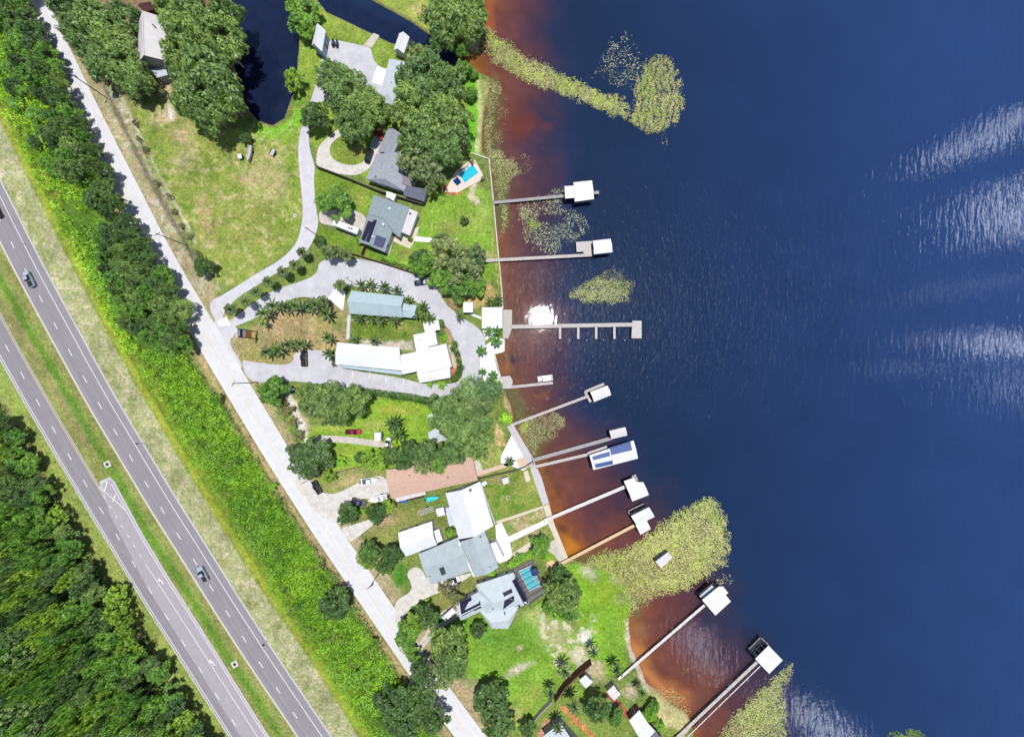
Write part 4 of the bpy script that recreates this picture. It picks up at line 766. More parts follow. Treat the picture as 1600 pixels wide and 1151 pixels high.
pool('turquoise pool with dark blue spa beside the big oaks', [(738.7, 257), (748, 270), (726, 286), (717.5, 273)], [(715, 276.5), (721, 285), (714.4, 290.6), (707.5, 283)], A(60, 205, 232))
pm("pool_deck", [(802, 888), (833, 872), (853, 925), (828, 942)], mat("grey_pool_paving", A(128, 122, 122), .9, .12, 1.), .06)
T = pool('lap swimming pool under a dark screened cage', [(811, 892), (830, 884), (844, 914), (827, 922)], None, A(110, 205, 220))
T = Thing('pool_cage', 'dark framed screen cage over the lap pool', 'pool cage', P(828, 905)); cg = [P(*p) for p in [(802, 888), (833, 872), (853, 925), (828, 942)]]; dk = mat("bronze_frame", A(64, 58, 60), .6, .1, 2.)
mb = MBd()
for i in range(4):
    a, b_ = cg[i], cg[(i + 1) % 4]; mb.bar((a.x, a.y, 2.7), (b_.x, b_.y, 2.7), .14)
    for k in range(4): p = a.lerp(b_, k / 4); mb.bar((p.x, p.y, 0), (p.x, p.y, 2.7), .1)
T.part('frame', mb, dk); 
for k in range(1, 7):
    u = k / 7; a = cg[0].lerp(cg[3], u); b_ = cg[1].lerp(cg[2], u); mb = MBd(); mb.bar((a.x, a.y, 2.75), (b_.x, b_.y, 2.75), .16); T.part('rafter', mb, dk)
T = Thing('patio_umbrella', 'round blue umbrella over the corner of the caged pool', 'umbrella', P(835, 888)); p = P(835, 888)
mb = MBd(); n = 8; mb.add([(p.x, p.y, 2.6)] + [(p.x + 1.6 * math.cos(i * math.pi / 4), p.y + 1.6 * math.sin(i * math.pi / 4), 2.1) for i in range(8)], [(0, 1 + i, 1 + (i + 1) % 8) for i in range(8)]); T.part('canopy', mb, mat("blue_canvas", A(50, 74, 130), .8, .1, 2.)); mb = MBd(); mb.tube((p.x, p.y, 0), (p.x, p.y, 2.6), .03); T.part('pole', mb, trim)
# ------------------------------------------------------------------ vehicles and boats
tyre = mat("tyre_rubber", (.02, .02, .02), .9); cglass = mat("car_glass", (.015, .02, .03), .06, .1, 1., spec=.7); lampm = mat("lamp_glass", A(230, 230, 225), .2); redl = mat("tail_lamp", A(150, 20, 20), .3); chrome = mat("grey_metal", A(170, 172, 176), .35, .05, 1., .6)
def paint(name, c): return mat("paint_" + name, c, .3, .04, 1., spec=.6)
def car(name, label, cat, px, py, ang, pm_, kind='suv', L=4.9, Wd=1.95):
    T = Thing(name, label, cat, (0, 0, 0)); hw = Wd / 2; x0, x1 = -L / 2, L / 2
    hs = 1.05
    def loft(secs, nm, m, parent=None, bv=.06):   # secs: (x, halfwidth, z0, z1, topinset)
        mb = MBd(); V = []
        for (x, w_, a, b_, ti) in secs: V += [(x, -w_, a), (x, w_, a), (x, w_, (a + b_) / 2 + .1), (x, w_ - ti, b_), (x, -w_ + ti, b_), (x, -w_, (a + b_) / 2 + .1)]
        F = []
        for i in range(len(secs) - 1):
            for k in range(6): F.append((6 * i + k, 6 * i + 6 + k, 6 * i + 6 + (k + 1) % 6, 6 * i + (k + 1) % 6)[::-1])
        e = 6 * (len(secs) - 1); F += [(5, 4, 3, 2, 1, 0)[::-1][::-1], tuple(e + k for k in range(6))]
        mb.add(V, F); o = T.part(nm, mb, m, parent); bevel(o, bv); return o
    if kind == 'pickup':
        body = loft([(x0, hw * .92, .45, .95, .05), (x0 + .15, hw, .35, 1.05, .06), (x0 + L * .36, hw, .35, 1.08, .06), (x1 - L * .3, hw, .35, 1.08, .08), (x1 - .5, hw * .98, .35, .98, .14), (x1, hw * .82, .4, .8, .1)], 'body', pm_)
        ca, cbx = x0 + L * .40, x1 - L * .24; loft([(ca, hw * .92, 1.0, 1.1, .05), (ca + .15, hw * .9, 1.0, 1.72, .16), (ca + L * .22, hw * .9, 1.0, 1.78, .16), (cbx, hw * .9, 1.0, 1.1, .05)], 'cab_glass', cglass)
        mb = MBd(); mb.box(ca + .22, ca + L * .215, -hw * .72, hw * .72, 1.7, 1.82); bevel(T.part('roof_panel', mb, pm_), .05)
        mb = MBd(); mb.box(x0 + .18, ca - .12, -hw + .2, hw - .2, 1.03, 1.10); T.part('bed_liner', mb, tyre)
    else:
        rr = x0 + (.55 if kind == 'suv' else .9); hf = x1 - L * (.26 if kind == 'suv' else .3)
        body = loft([(x0, hw * .8, .45, .9, .1), (x0 + .25, hw * .96, .33, 1.02, .1), (x0 + 1.1, hw, .3, 1.05, .08), (hf, hw, .3, 1.03, .1), (x1 - .5, hw * .95, .33, .9, .16), (x1 - .1, hw * .78, .4, .75, .1), (x1, hw * .6, .45, .7, .1)], 'body', pm_)
        zt = 1.75 if kind == 'suv' else 1.45
        loft([(x0 + .25, hw * .85, .95, 1.02, .05), (rr + .15, hw * .9, .95, zt - .06, .2), (rr + 1.2, hw * .9, .95, zt, .2), (hf - .75, hw * .9, .95, zt - .04, .2), (hf + .15, hw * .88, .95, 1.02, .05)], 'cabin_glass', cglass)
        mb = MBd(); mb.box(rr + .2, hf - .75, -hw * .68, hw * .68, zt - .04, zt + .05); bevel(T.part('roof_panel', mb, pm_), .04)
        mb = MBd(); mb.box(x1 - 1.15, x1 - .55, -hw * .6, hw * .6, .88, .93)
    for sx_ in (-1, 1):
        for sy in (-1, 1):
            mb = MBd(); mb.tube((sx_ * L * .31, sy * (hw - .22), .34), (sx_ * L * .31, sy * (hw + .02), .34), .34, n=14); w_ = T.part('wheel', mb, tyre); mb = MBd(); mb.tube((sx_ * L * .31, sy * (hw + .02), .34), (sx_ * L * .31, sy * (hw + .035), .34), .2, n=10); T.part('rim', mb, chrome, w_)
    for sy in (-1, 1):
        mb = MBd(); mb.box(x1 - .32, x1 - .05, sy * hw * .62 - .18, sy * hw * .62 + .18, .6, .78); T.part('headlight', mb, lampm); mb = MBd(); mb.box(x0 - .02, x0 + .12, sy * hw * .7 - .14, sy * hw * .7 + .14, .65, .85); T.part('tail_light', mb, redl)
        mb = MBd(); mb.box(x1 - L * .32, x1 - L * .32 + .18, sy * (hw + .02), sy * (hw + .2), .98, 1.12); T.part('mirror', mb, pm_)
    T.e.location = P(px, py, 0) + Vector((0, 0, .062)); T.e.rotation_euler[2] = math.radians(ang); return T
silver = paint('silver', A(176, 190, 206)); black = paint('black', (.012, .012, .014)); red = paint('red', A(190, 30, 60)); navy = paint('navy', A(44, 62, 88)); wht = paint('white', A(244, 246, 248)); gry = paint('grey', A(96, 102, 118)); grn = paint('green', A(60, 200, 70)); maroon = paint('maroon', A(170, 20, 44))
car('pickup_truck', 'silver pickup truck driving on the upper highway carriageway', 'pickup truck', 50, 437, 116, silver, 'pickup', 6.6, 2.2); car('pickup_truck', 'silver pickup truck in highway lane beside the turn arrows', 'pickup truck', 320, 895, 118, silver, 'pickup', 6.2, 2.2)
car('car', 'black car entering at the left edge of the highway', 'car', 0, 332, 118, black, 'suv', 5.2); car('parked_car', 'black car on the ring driveway beside the grey house', 'car', 578, 245, 72, black, 'suv', 5.8, 2.1)
car('parked_car', 'bright red car half hidden under the oak by the driveway', 'car', 585, 208, -30, maroon, 'sedan', 4.8); car('parked_car', 'second red car nearest the grey house wall', 'car', 596, 212, -80, maroon, 'sedan', 4.4)
car('parked_car', 'navy blue car parked on the lot by the board fence', 'car', 658, 442, 8, navy, 'sedan', 4.9); car('parked_car', 'black pickup truck parked by palms left of the white wing', 'pickup truck', 477, 560, 92, black, 'pickup', 6.2, 2.3)
car('parked_car', 'red pickup truck with black bed on the grass by the dirt drive', 'pickup truck', 553, 674, 0, red, 'pickup', 5.9, 2.1); car('parked_car', 'black pickup truck at the roadside by the dark tree', 'pickup truck', 497, 760, 118, black, 'pickup', 5.6, 2.1)
car('parked_car', 'grey pickup truck parked near the boats by salmon house', 'pickup truck', 562, 783, -20, gry, 'pickup', 5.8, 2.1); car('parked_car', 'white car parked beside the house with the dark skylight', 'car', 709, 904, 20, wht, 'suv', 5.0, 2.2)
car('utility_vehicle', 'bright green utility vehicle on the shaded gravel drive', 'utility vehicle', 686, 966, 40, grn, 'suv', 3.6, 2.0); car('parked_car', 'white car half hidden in trees at the end of the dirt drive', 'car', 607, 692, 80, wht, 'suv', 4.6)
def hull(T, L, Wd, z, m, h_=.9, name='hull', bluff=.35):
    n = 9; V = []; F = []
    for i in range(n):
        u = i / (n - 1); x = -L / 2 + L * u; w_ = Wd / 2 * (1 - max(0, (u - bluff) / (1 - bluff)) ** 2.4 * .97); kz = z + .28 * max(0, u - .6) * 2
        V += [(x, -w_, z + h_), (x, -w_ * .8, kz + .1), (x, 0, kz - .12), (x, w_ * .8, kz + .1), (x, w_, z + h_), (x, w_ * .82, z + h_), (x, w_ * .7, z + h_ - (.35 if .08 < u < .62 else .02)), (x, -w_ * .7, z + h_ - (.35 if .08 < u < .62 else .02)), (x, -w_ * .82, z + h_)]
    for i in range(n - 1):
        for k in range(9): F.append((9 * i + k, 9 * i + 9 + k, 9 * i + 9 + (k + 1) % 9, 9 * i + (k + 1) % 9))
    F += [tuple(range(9)), tuple(9 * (n - 1) + k for k in range(8, -1, -1))]
    mb = MBd(); mb.add(V, F); return T.part(name, mb, m)
boatw = mat("white_gelcoat", A(248, 250, 252), .3, .03, 1., spec=.5); seatm = mat("boat_seat", A(190, 196, 206), .7, .08, 2.)
def boat(label, px, py, ang, L, Wd, z=.5, m=None, trailer=True, console=True, cover=None):
    T = Thing('boat', label, 'boat', (0, 0, 0)); hull(T, L, Wd, z, m or boatw, .9)
    if console: mb = MBd(); mb.box(-.5, .5, -.5, .5, z + .5, z + 1.5); bevel(T.part('console', mb, boatw), .08); mb = MBd(); mb.box(-.9, .7, -.8, .8, z + 2.0, z + 2.08); T.part('hardtop', mb, boatw); mb = MBd(); mb.box(-L * .38, -L * .28, -Wd * .3, Wd * .3, z + .5, z + .9); T.part('seat', mb, seatm)
    mb = MBd(); mb.box(-L / 2 - .55, -L / 2 - .02, -.25, .25, z + .2, z + 1.3); bevel(T.part('outboard_motor', mb, tyre), .08)
    if cover: mb = MBd(); mb.box(-L * .42, L * .02, -Wd * .4, Wd * .4, z + .92, z + 1.0); bevel(T.part('cover', mb, cover), .03)
    if trailer:
        mb = MBd()
        for s_ in (-1, 1): mb.bar((-L * .45, s_ * Wd * .36, z - .1), (L * .5, 0, z - .1), .1); mb.bar((-L * .2, s_ * Wd * .5, .5), (-L * .2, 0, .5), .08)
        mb.bar((L * .5, 0, z - .1), (L * .62, 0, z - .1), .1); tr = T.part('trailer', mb, chrome)
        for s_ in (-1, 1): mb = MBd(); mb.tube((-L * .2, s_ * Wd * .42, .32), (-L * .2, s_ * Wd * .54, .32), .32, n=12); T.part('wheel', mb, tyre, tr)
    T.e.location = P(px, py, 0); T.e.rotation_euler[2] = math.radians(ang); return T
boat('white motor boat on its trailer beside the grey pickup', 592, 777, 193, 7.6, 2.5); boat('white boat with dark cover parked at the top of the concrete drive', 580, 749, 10, 6.8, 2.4, cover=gry)
boat('small open skiff on a trailer in the meadow', 393, 243, -98, 6.2, 1.6, m=mat("grey_aluminium", A(196, 200, 196), .5, .1, 1.), console=False); boat('white upturned boat lying on gravel by the shrubs', 452, 607, -7, 5.2, 2.0, z=.1, trailer=False, console=False)
boat('turquoise covered boat lying behind the salmon house', 677, 777, 12, 5.0, 1.7, z=.1, m=mat("turquoise_paint", A(70, 220, 226), .5, .05, 1.), trailer=False, console=False)
T = Thing('pontoon_boat', 'white pontoon boat moored at the short dock', 'pontoon boat', (0, 0, 0))
for s_ in (-1, 1): mb = MBd(); mb.tube((-2.9, s_ * .75, .05), (2.6, s_ * .75, .05), .3, n=10); mb.tube((2.6, s_ * .75, .05), (3.1, s_ * .75, .2), .3, .08, n=10); T.part('pontoon', mb, chrome)
mb = MBd(); mb.box(-2.8, 2.9, -1.1, 1.1, .35, .45); bevel(T.part('deck', mb, boatw), .04); mb = MBd(); mb.box(-1.9, 1.2, -1.0, 1.0, 2.1, 2.2); bevel(T.part('canopy', mb, boatw), .05)
for x, y in ((-1.8, -.95), (-1.8, .95), (1.1, -.95), (1.1, .95)): mb = MBd(); mb.bar((x, y, .45), (x, y, 2.1), .05); T.part('canopy_pole', mb, chrome)
mb = MBd(); mb.box(1.5, 2.6, -1., -.5, .45, .95); mb.box(1.5, 2.6, .5, 1., .45, .95); mb.box(-2.6, -2.1, -1., 1., .45, .95); T.part('seat', mb, seatm); mb = MBd(); mb.box(-3.3, -2.85, -.2, .2, -.1, 1.); T.part('outboard_motor', mb, tyre)
T.e.location = P(852, 591, 0) + Vector((0, 0, WZ)); T.e.rotation_euler[2] = math.radians(187)
T = Thing('camper_trailer', 'long white camper trailer parked left of the solar house', 'camper trailer', (0, 0, 0)); mb = MBd(); mb.box(-5.2, 5.0, -1.25, 1.25, .6, 3.2); bd = T.part('body', mb, RW); bevel(bd, .25, 3)
for x in (-3.6, 1.6, 2.6): mb = MBd(); mb.box(x - .3, x + .3, -.3, .3, 3.2, 3.4); T.part('roof_hatch', mb, RD, bd)
for x in (-3, -1, 2): mb = MBd(); mb.box(x - .5, x + .5, 1.24, 1.27, 1.6, 2.3); mb.box(x - .5, x + .5, -1.27, -1.24, 1.6, 2.3); T.part('window', mb, glass, bd)
for x in (-.6, .6):
    for s_ in (-1, 1): mb = MBd(); mb.tube((x, s_ * 1.0, .38), (x, s_ * 1.27, .38), .38, n=12); T.part('wheel', mb, tyre)
mb = MBd(); mb.bar((5.0, -.5, .6), (6.0, 0, .6), .1); mb.bar((5.0, .5, .6), (6.0, 0, .6), .1); T.part('hitch', mb, tyre)
T.e.location = P(543, 356.5, 1.8) * 1; T.e.location.z = .06; T.e.rotation_euler[2] = math.radians(-21)
def trailer(label, px, py, ang, L, Wd, m, box=0.):
    T = Thing('utility_trailer', label, 'trailer', (0, 0, 0)); mb = MBd(); mb.box(-L / 2, L / 2, -Wd / 2, Wd / 2, .5, .6 + box); bevel(T.part('bed', mb, m), .03); mb = MBd()
    for s_ in (-1, 1): mb.bar((-L / 2, s_ * (Wd / 2 + .08), .75), (L / 2, s_ * (Wd / 2 + .08), .75), .1, .25)
    mb.bar((L / 2, 0, .55), (L / 2 + 1.1, 0, .55), .1); T.part('rail', mb, tyre)
    for s_ in (-1, 1): mb = MBd(); mb.tube((0, s_ * (Wd / 2 + .1), .33), (0, s_ * (Wd / 2 + .32), .33), .33, n=12); T.part('wheel', mb, tyre)
    T.e.location = P(px, py, 0) + Vector((0, 0, .05)); T.e.rotation_euler[2] = math.radians(ang)
trailer('black railed utility trailer with grey bed in the meadow', 428, 240, 64, 2.6, 1.6, mat("plywood_grey", A(206, 200, 206), .9, .08, 2.)); trailer('small white topped black trailer left of the skiff', 378, 247, 100, 1.7, 1.5, wcon, .5)
trailer('white box trailer on the shaded drive by the solar hip house', 703, 954, 42, 5.5, 2., wht, 1.2); trailer('white box trailer at the end of the dirt driveway', 594, 680, 90, 3.2, 2.4, wht, 1.8)
T = Thing('boat_trailer', 'empty aluminium boat trailer behind the salmon house', 'boat trailer', (0, 0, 0)); mb = MBd()
for s_ in (-1, -.35, .35, 1): mb.bar((-3.2, s_ * .9, .6), (2.4, s_ * .9, .6), .16)
mb.bar((2.4, -.9, .6), (3.6, 0, .6), .12); mb.bar((2.4, .9, .6), (3.6, 0, .6), .12); T.part('frame', mb, mat("bright_aluminium", A(226, 228, 226), .5, .05, 2.))
for s_ in (-1, 1): mb = MBd(); mb.tube((-1, s_ * 1.0, .32), (-1, s_ * 1.2, .32), .32, n=12); T.part('wheel', mb, tyre)
T.e.location = P(666, 797); T.e.rotation_euler[2] = math.radians(198)
def boxthing(name, label, cat, px, py, ang, dims, m, m2, leg=True):
    T = Thing(name, label, cat, (0, 0, 0)); l, w_, h_ = dims; mb = MBd(); mb.box(-l / 2, l / 2, -w_ / 2, w_ / 2, h_ - .12, h_); bevel(T.part('top', mb, m), .03)
    for a in (-1, 1):
        for b_ in (-1, 1): mb = MBd(); mb.box(a * (l / 2 - .1) - .05, a * (l / 2 - .1) + .05, b_ * (w_ / 2 - .1) - .05, b_ * (w_ / 2 - .1) + .05, 0, h_ - .12); T.part('leg', mb, m2)
    T.e.location = P(px, py) + Vector((0, 0, .06)); T.e.rotation_euler[2] = math.radians(ang)
boxthing('canopy', 'blue tarp canopy beside the salmon house porch', 'canopy', 634, 779, 12, (2.2, 1.6, 1.8), mat("blue_tarp", A(50, 90, 180), .6, .08, 2.), chrome); boxthing('table', 'white picnic table on garden plot by the timber fence', 'table', 757, 754, 30, (2., 1.4, .75), wcon, WG)
boxthing('table', 'pale blue table on the patio above the caged pool', 'table', 815, 869, -20, (2.6, 2., 1.), RSV, WG); boxthing('sun_shelter', 'white shelter at the fence between garden plots', 'shelter', 790, 748, 20, (2.4, 2.4, 2.), RTW, WG)
for (x, y, a, l) in ((522, 69, 88, 'left of the two dark jet skis on the parking lot'), (528, 70, 88, 'right of the two dark jet skis on the parking lot')):
    T = Thing('jet_ski', l, 'jet ski', (0, 0, 0)); hull(T, 3.0, 1.1, .35, black, .45); mb = MBd(); mb.box(-1.2, .2, -.22, .22, .75, 1.1); bevel(T.part('seat', mb, gry), .08); mb = MBd(); mb.bar((.45, -.4, 1.2), (.45, .4, 1.2), .07); mb.bar((.45, 0, .8), (.45, 0, 1.2), .1); T.part('handlebar', mb, tyre)
    T.e.location = P(x, y) + Vector((0, 0, .06)); T.e.rotation_euler[2] = math.radians(a)
T = Thing('fire_ring', 'round pale fire ring in the weedy garden plot', 'fire ring', P(794, 777)); c = P(794, 777); mb = MBd()
for i in range(14): a = 6.283 * i / 14; b_ = 6.283 * (i + .85) / 14; mb.bar(c + Vector((math.cos(a) * .75, math.sin(a) * .75, .12)), c + Vector((math.cos(b_) * .75, math.sin(b_) * .75, .12)), .22, .3)
T.part('stones', mb, con)
for i, (x, y) in enumerate(((889, 531.5), (916, 532), (942, 531), (975, 531.5))):
    p = P(x, y, .6); T = Thing('mooring_post', 'dark mooring post standing in the slips below the long pier', 'mooring post', (p.x, p.y, WZ), 'mooring posts of the long pier'); mb = MBd(); mb.tube((p.x, p.y, -2), (p.x, p.y, 1.2), .16, n=8); T.part('pile', mb, pile); mb = MBd(); mb.tube((p.x, p.y, 1.2), (p.x, p.y, 1.3), .18, .05, 8); T.part('cap', mb, trim)
for (x, y, a, l) in ((729, 261, 30, 'upper white lounge chair beside the turquoise pool'), (723, 265, 30, 'lower white lounge chair beside the turquoise pool'), (836, 905, -62, 'lounge chair at the right side of the caged pool')):
    T = Thing('lounge_chair', l, 'lounge chair', (0, 0, 0)); mb = MBd(); mb.box(-.95, .35, -.3, .3, .3, .38); T.part('seat', mb, seatm); mb = MBd(); mb.bar((.35, 0, .36), (.9, 0, .75), .6, .06); T.part('backrest', mb, seatm)
    for u in (-.85, .3):
        for v in (-.26, .26): mb = MBd(); mb.box(u - .03, u + .03, v - .03, v + .03, 0, .3); T.part('leg', mb, trim)
    T.e.location = P(x, y) + Vector((0, 0, .07)); T.e.rotation_euler[2] = math.radians(a)
for (x, y, a, l) in ((772, 586, 0, 'blue barrel chair on the palm terrace near the small dock'), (776, 541, 30, 'blue barrel chair on the palm terrace corner')):
    T = Thing('chair', l, 'chair', (0, 0, 0)); mb = MBd(); mb.box(-.35, .35, -.35, .35, .35, .45); T.part('seat', mb, paint('blue', A(60, 110, 190))); mb = MBd(); mb.box(-.35, .35, .28, .36, .45, .95); T.part('backrest', mb, paint('blue', A(60, 110, 190)))
    for u in (-.3, .3):
        for v in (-.3, .3): mb = MBd(); mb.box(u - .03, u + .03, v - .03, v + .03, 0, .35); T.part('leg', mb, trim)
    T.e.location = P(x, y) + Vector((0, 0, .07)); T.e.rotation_euler[2] = math.radians(a)
for (x, y, l) in ((697, 797, 'dark bin between garden shed and white gable house'), (690, 794, 'dark bin behind the tiny garden shed'), (732, 928, 'white bin beside the solar hip house'), (742, 922, 'dark bin beside the solar hip house')):
    T = Thing('rubbish_bin', l, 'bin', (0, 0, 0)); mb = MBd(); mb.box(-.35, .35, -.4, .4, .08, 1.05); bevel(T.part('body', mb, trim if 'white' in l[:6] else tyre), .04); mb = MBd(); mb.box(-.38, .38, -.44, .44, 1.05, 1.12); T.part('lid', mb, gry)
    T.e.location = P(x, y) + Vector((0, 0, .06))
# drain boxes in the median
for (x, y, l) in ((168, 725, 'square concrete drain box in the median by turn lane start'), (367, 1037, 'square concrete drain box in the median farther down')):
    T = Thing('storm_drain', l, 'storm drain', P(x, y)); mb = MBd(); mb.prism([(P(x, y) + Vector((a * math.cos(.45) - b_ * math.sin(.45), a * math.sin(.45) + b_ * math.cos(.45), 0))).xy for a, b_ in ((-1.2, -1.2), (1.2, -1.2), (1.2, 1.2), (-1.2, 1.2))], 0, .12); T.part('collar', mb, con)
    mb = MBd(); mb.prism([(P(x, y) + Vector((a * math.cos(.45) - b_ * math.sin(.45), a * math.sin(.45) + b_ * math.cos(.45), 0))).xy for a, b_ in ((-.55, -.55), (.55, -.55), (.55, .55), (-.55, .55))], .1, .14); T.part('grate', mb, tyre)
T = Thing('manhole', 'round white ringed manhole in the meadow by the driveway', 'manhole', P(461, 337)); mb = MBd(); mb.tube(P(461, 337), P(461, 337) + Vector((0, 0, .1)), .7, n=16); T.part('ring', mb, con); mb = MBd(); mb.tube(P(461, 337), P(461, 337) + Vector((0, 0, .12)), .3, n=12); T.part('cover', mb, RD)
# roadside sign (panels on a post, leaning with the wide lens only)
T = Thing('roadside_sign', 'tall roadside pylon sign with white and orange panels', 'sign', P(404, 523)); p = P(403, 524); org = mat("orange_panel", A(222, 140, 84), .6, .08, 2.)
for dx in (-1.4, 1.4): mb = MBd(); mb.bar((p.x, p.y + dx, 0), (p.x, p.y + dx, 9.5), .3); T.part('post', mb, dk)
mb = MBd(); mb.box(p.x - .15, p.x + .15, p.y - 1.7, p.y + 1.7, 6., 9.6); T.part('upper_panel', mb, wht); mb = MBd(); mb.box(p.x - .14, p.x + .14, p.y - 1.5, p.y + 1.5, 3.2, 5.8); T.part('lower_panel', mb, org)
mb = MBd(); mb.box(p.x + .15, p.x + .2, p.y - 1.5, p.y + 1.5, 7.4, 8.4); T.part('sign_stripe', mb, mat("navy_stripe", A(50, 46, 80), .5, .05, 2.))
# utility poles and wires
polem = mat("pole_wood", A(104, 94, 88), .95, .12, 2.); tops = []
for (x, y, ang, l) in ((168, 154, 30, 'wooden utility pole beside the road by top left oaks'), (294, 384, 30, 'wooden utility pole beside the road at the meadow ditch'), (403, 597, 60, 'wooden utility pole by the shrubs at the lower lot entrance'), (403, 597, 0, ''), (503, 738, 30, 'wooden utility pole at roadside by the dark round tree'), (597, 887, 30, 'wooden utility pole at roadside below the detached garage'), (690, 1058, 30, 'wooden utility pole hidden in trees near the bottom road')):
    if not l: continue
    b_ = P(x, y); T = Thing('utility_pole', l, 'utility pole', b_); mb = MBd(); mb.tube(b_, b_ + Vector((0, 0, 11.5)), .2, .13, 8); T.part('pole', mb, polem)
    d = Vector((math.cos(math.radians(ang)), math.sin(math.radians(ang)), 0)); mb = MBd(); t_ = b_ + Vector((0, 0, 10.9)); mb.bar(t_ - d * 1.2, t_ + d * 1.2, .12); ca = T.part('crossarm', mb, polem)
    for k in (-1.1, 0, 1.1): mb = MBd(); mb.tube(t_ + d * k, t_ + d * k + Vector((0, 0, .35)), .07, n=6); T.part('insulator', mb, chrome, ca)
    if x in (168, 597): mb = MBd(); q = b_ + Vector((.35, 0, 9.)); mb.tube(q, q + Vector((0, 0, 1.)), .3, n=10); T.part('transformer', mb, chrome)
    tops.append((t_, d))
wire = mat("wire_cable", A(170, 170, 174), .6)
for i in range(len(tops) - 1):
    mb = MBd()
    for k in (-1.1, 0, 1.1):
        a = tops[i][0] + tops[i][1] * k + Vector((0, 0, .35)); b_ = tops[i + 1][0] + tops[i + 1][1] * k + Vector((0, 0, .35)); pr = a
        for j in range(1, 11):
            u = j / 10; q = a.lerp(b_, u) - Vector((0, 0, 4 * u * (1 - u) * 1.2)); mb.bar(pr, q, .016); pr = q
    single('power_line', mb, wire, 'three sagging power wires between %s roadside poles' % ('first two', 'second and third', 'third and fourth', 'fourth and fifth', 'last two')[i], 'power line')
b_ = P(503, 373); T = Thing('utility_pole', 'utility pole between long driveway and fan palms', 'utility pole', b_); mb = MBd(); mb.tube(b_, b_ + Vector((0, 0, 10)), .18, .12, 8); T.part('pole', mb, polem); mb = MBd(); mb.bar(b_ + Vector((-.8, 0, 9.5)), b_ + Vector((.8, 0, 9.5)), .1); T.part('crossarm', mb, polem)
def lamp(x, y, l):
    b_ = P(x, y); T = Thing('light_pole', l, 'light pole', b_); mb = MBd(); mb.tube(b_, b_ + Vector((0, 0, 6)), .1, .07, 8); T.part('pole', mb, polem); mb = MBd(); q = b_ + Vector((0, 0, 6)); mb.bar(q, q + Vector((1., .2, 0)), .12); mb.box(q.x + .9, q.x + 1.6, q.y, q.y + .4, q.z - .1, q.z + .1); T.part('lamp_head', mb, chrome)
lamp(551, 441, 'thin light pole on the lot above the long hall'); lamp(527, 603, 'thin light pole at the lower lot edge by the hedge')
for (x, y, l) in ((50, 384, 'small road sign on the verge right of highway, near top left'), (224, 691, 'small road sign on the highway verge beside the painted shoulder'), (418, 1000, 'small road sign on the highway verge near the bottom'), (87, 720, 'small road sign on verge left of the highway by the forest')):
    b_ = P(x, y); T = Thing('road_sign', l, 'road sign', b_); mb = MBd(); mb.bar(b_, b_ + Vector((0, 0, 2.4)), .08); T.part('post', mb, chrome); mb = MBd(); mb.bar(b_ + Vector((-.4, .2, 2.1)), b_ + Vector((.4, -.2, 2.1)), .04, .8); T.part('sign_plate', mb, dk)
# ------------------------------------------------------------------ vegetation
def leafmat(name, c0, c1, hue=1.0, trans=.28):
    m = bpy.data.materials.new(name); m.use_nodes = True; t = m.node_tree; t.nodes.clear()
    at = N(t, 'ShaderNodeAttribute', attribute_name='tint'); oi = N(t, 'ShaderNodeObjectInfo')
    g = N(t, 'ShaderNodeNewGeometry'); nn = N(t, 'ShaderNodeTexNoise', i_Scale=.45, i_Detail=3.); t.links.new(g.outputs['Position'], nn.inputs['Vector'])
    f = M(t, 'ADD', M(t, 'MULTIPLY', at.outputs['Fac'], .55), M(t, 'MULTIPLY_ADD', nn.outputs[0], 1.3, -.42), clamp=True)
    c = MIX(t, f, c0, c1); c = MIX(t, 1., c, MIX(t, oi.outputs['Random'], (.72, .80, .85), (1.28, 1.2, 1.05)), 'MULTIPLY')
    d = N(t, 'ShaderNodeBsdfDiffuse'); tr = N(t, 'ShaderNodeBsdfTranslucent'); mx = N(t, 'ShaderNodeMixShader'); mx.inputs[0].default_value = trans
    gl = N(t, 'ShaderNodeBsdfGlossy'); gl.inputs['Roughness'].default_value = .5; gl.inputs[0].default_value = (.8, .85, .9, 1); mx2 = N(t, 'ShaderNodeMixShader'); mx2.inputs[0].default_value = .035
    t.links.new(c, d.inputs[0]); t.links.new(MIX(t, 1., c, (1.3, 1.3, .5), 'MULTIPLY'), tr.inputs[0]); t.links.new(d.outputs[0], mx.inputs[1]); t.links.new(tr.outputs[0], mx.inputs[2])
    t.links.new(mx.outputs[0], mx2.inputs[1]); t.links.new(gl.outputs[0], mx2.inputs[2])
    out = N(t, 'ShaderNodeOutputMaterial'); t.links.new(mx2.outputs[0], out.inputs[0]); return m
def AL(r, g, b): return tuple(v * 1.75 for v in A(r, g, b))
LM = {'oak': leafmat("oak_leaves", AL(30, 54, 22), AL(148, 178, 98)), 'grey': leafmat("mossy_oak_leaves", AL(42, 60, 34), AL(170, 186, 126)), 'dark': leafmat("dark_leaves", AL(22, 44, 18), AL(108, 142, 70)),
      'green': leafmat("green_leaves", AL(34, 78, 26), AL(132, 176, 66)), 'yel': leafmat("yellow_green_leaves", AL(76, 112, 26), AL(150, 182, 64)), 'viv': leafmat("vivid_leaves", AL(76, 132, 26), AL(160, 205, 62)), 'pine': leafmat("cypress_leaves", AL(60, 92, 54), AL(156, 184, 116)), 'pale': leafmat('pale_leaves', AL(70, 98, 54), AL(150, 180, 120)), 'olive': leafmat("olive_leaves", AL(70, 76, 40), AL(150, 150, 100))}
bark = mat("bark", A(158, 150, 140), .95, .2, 2.)
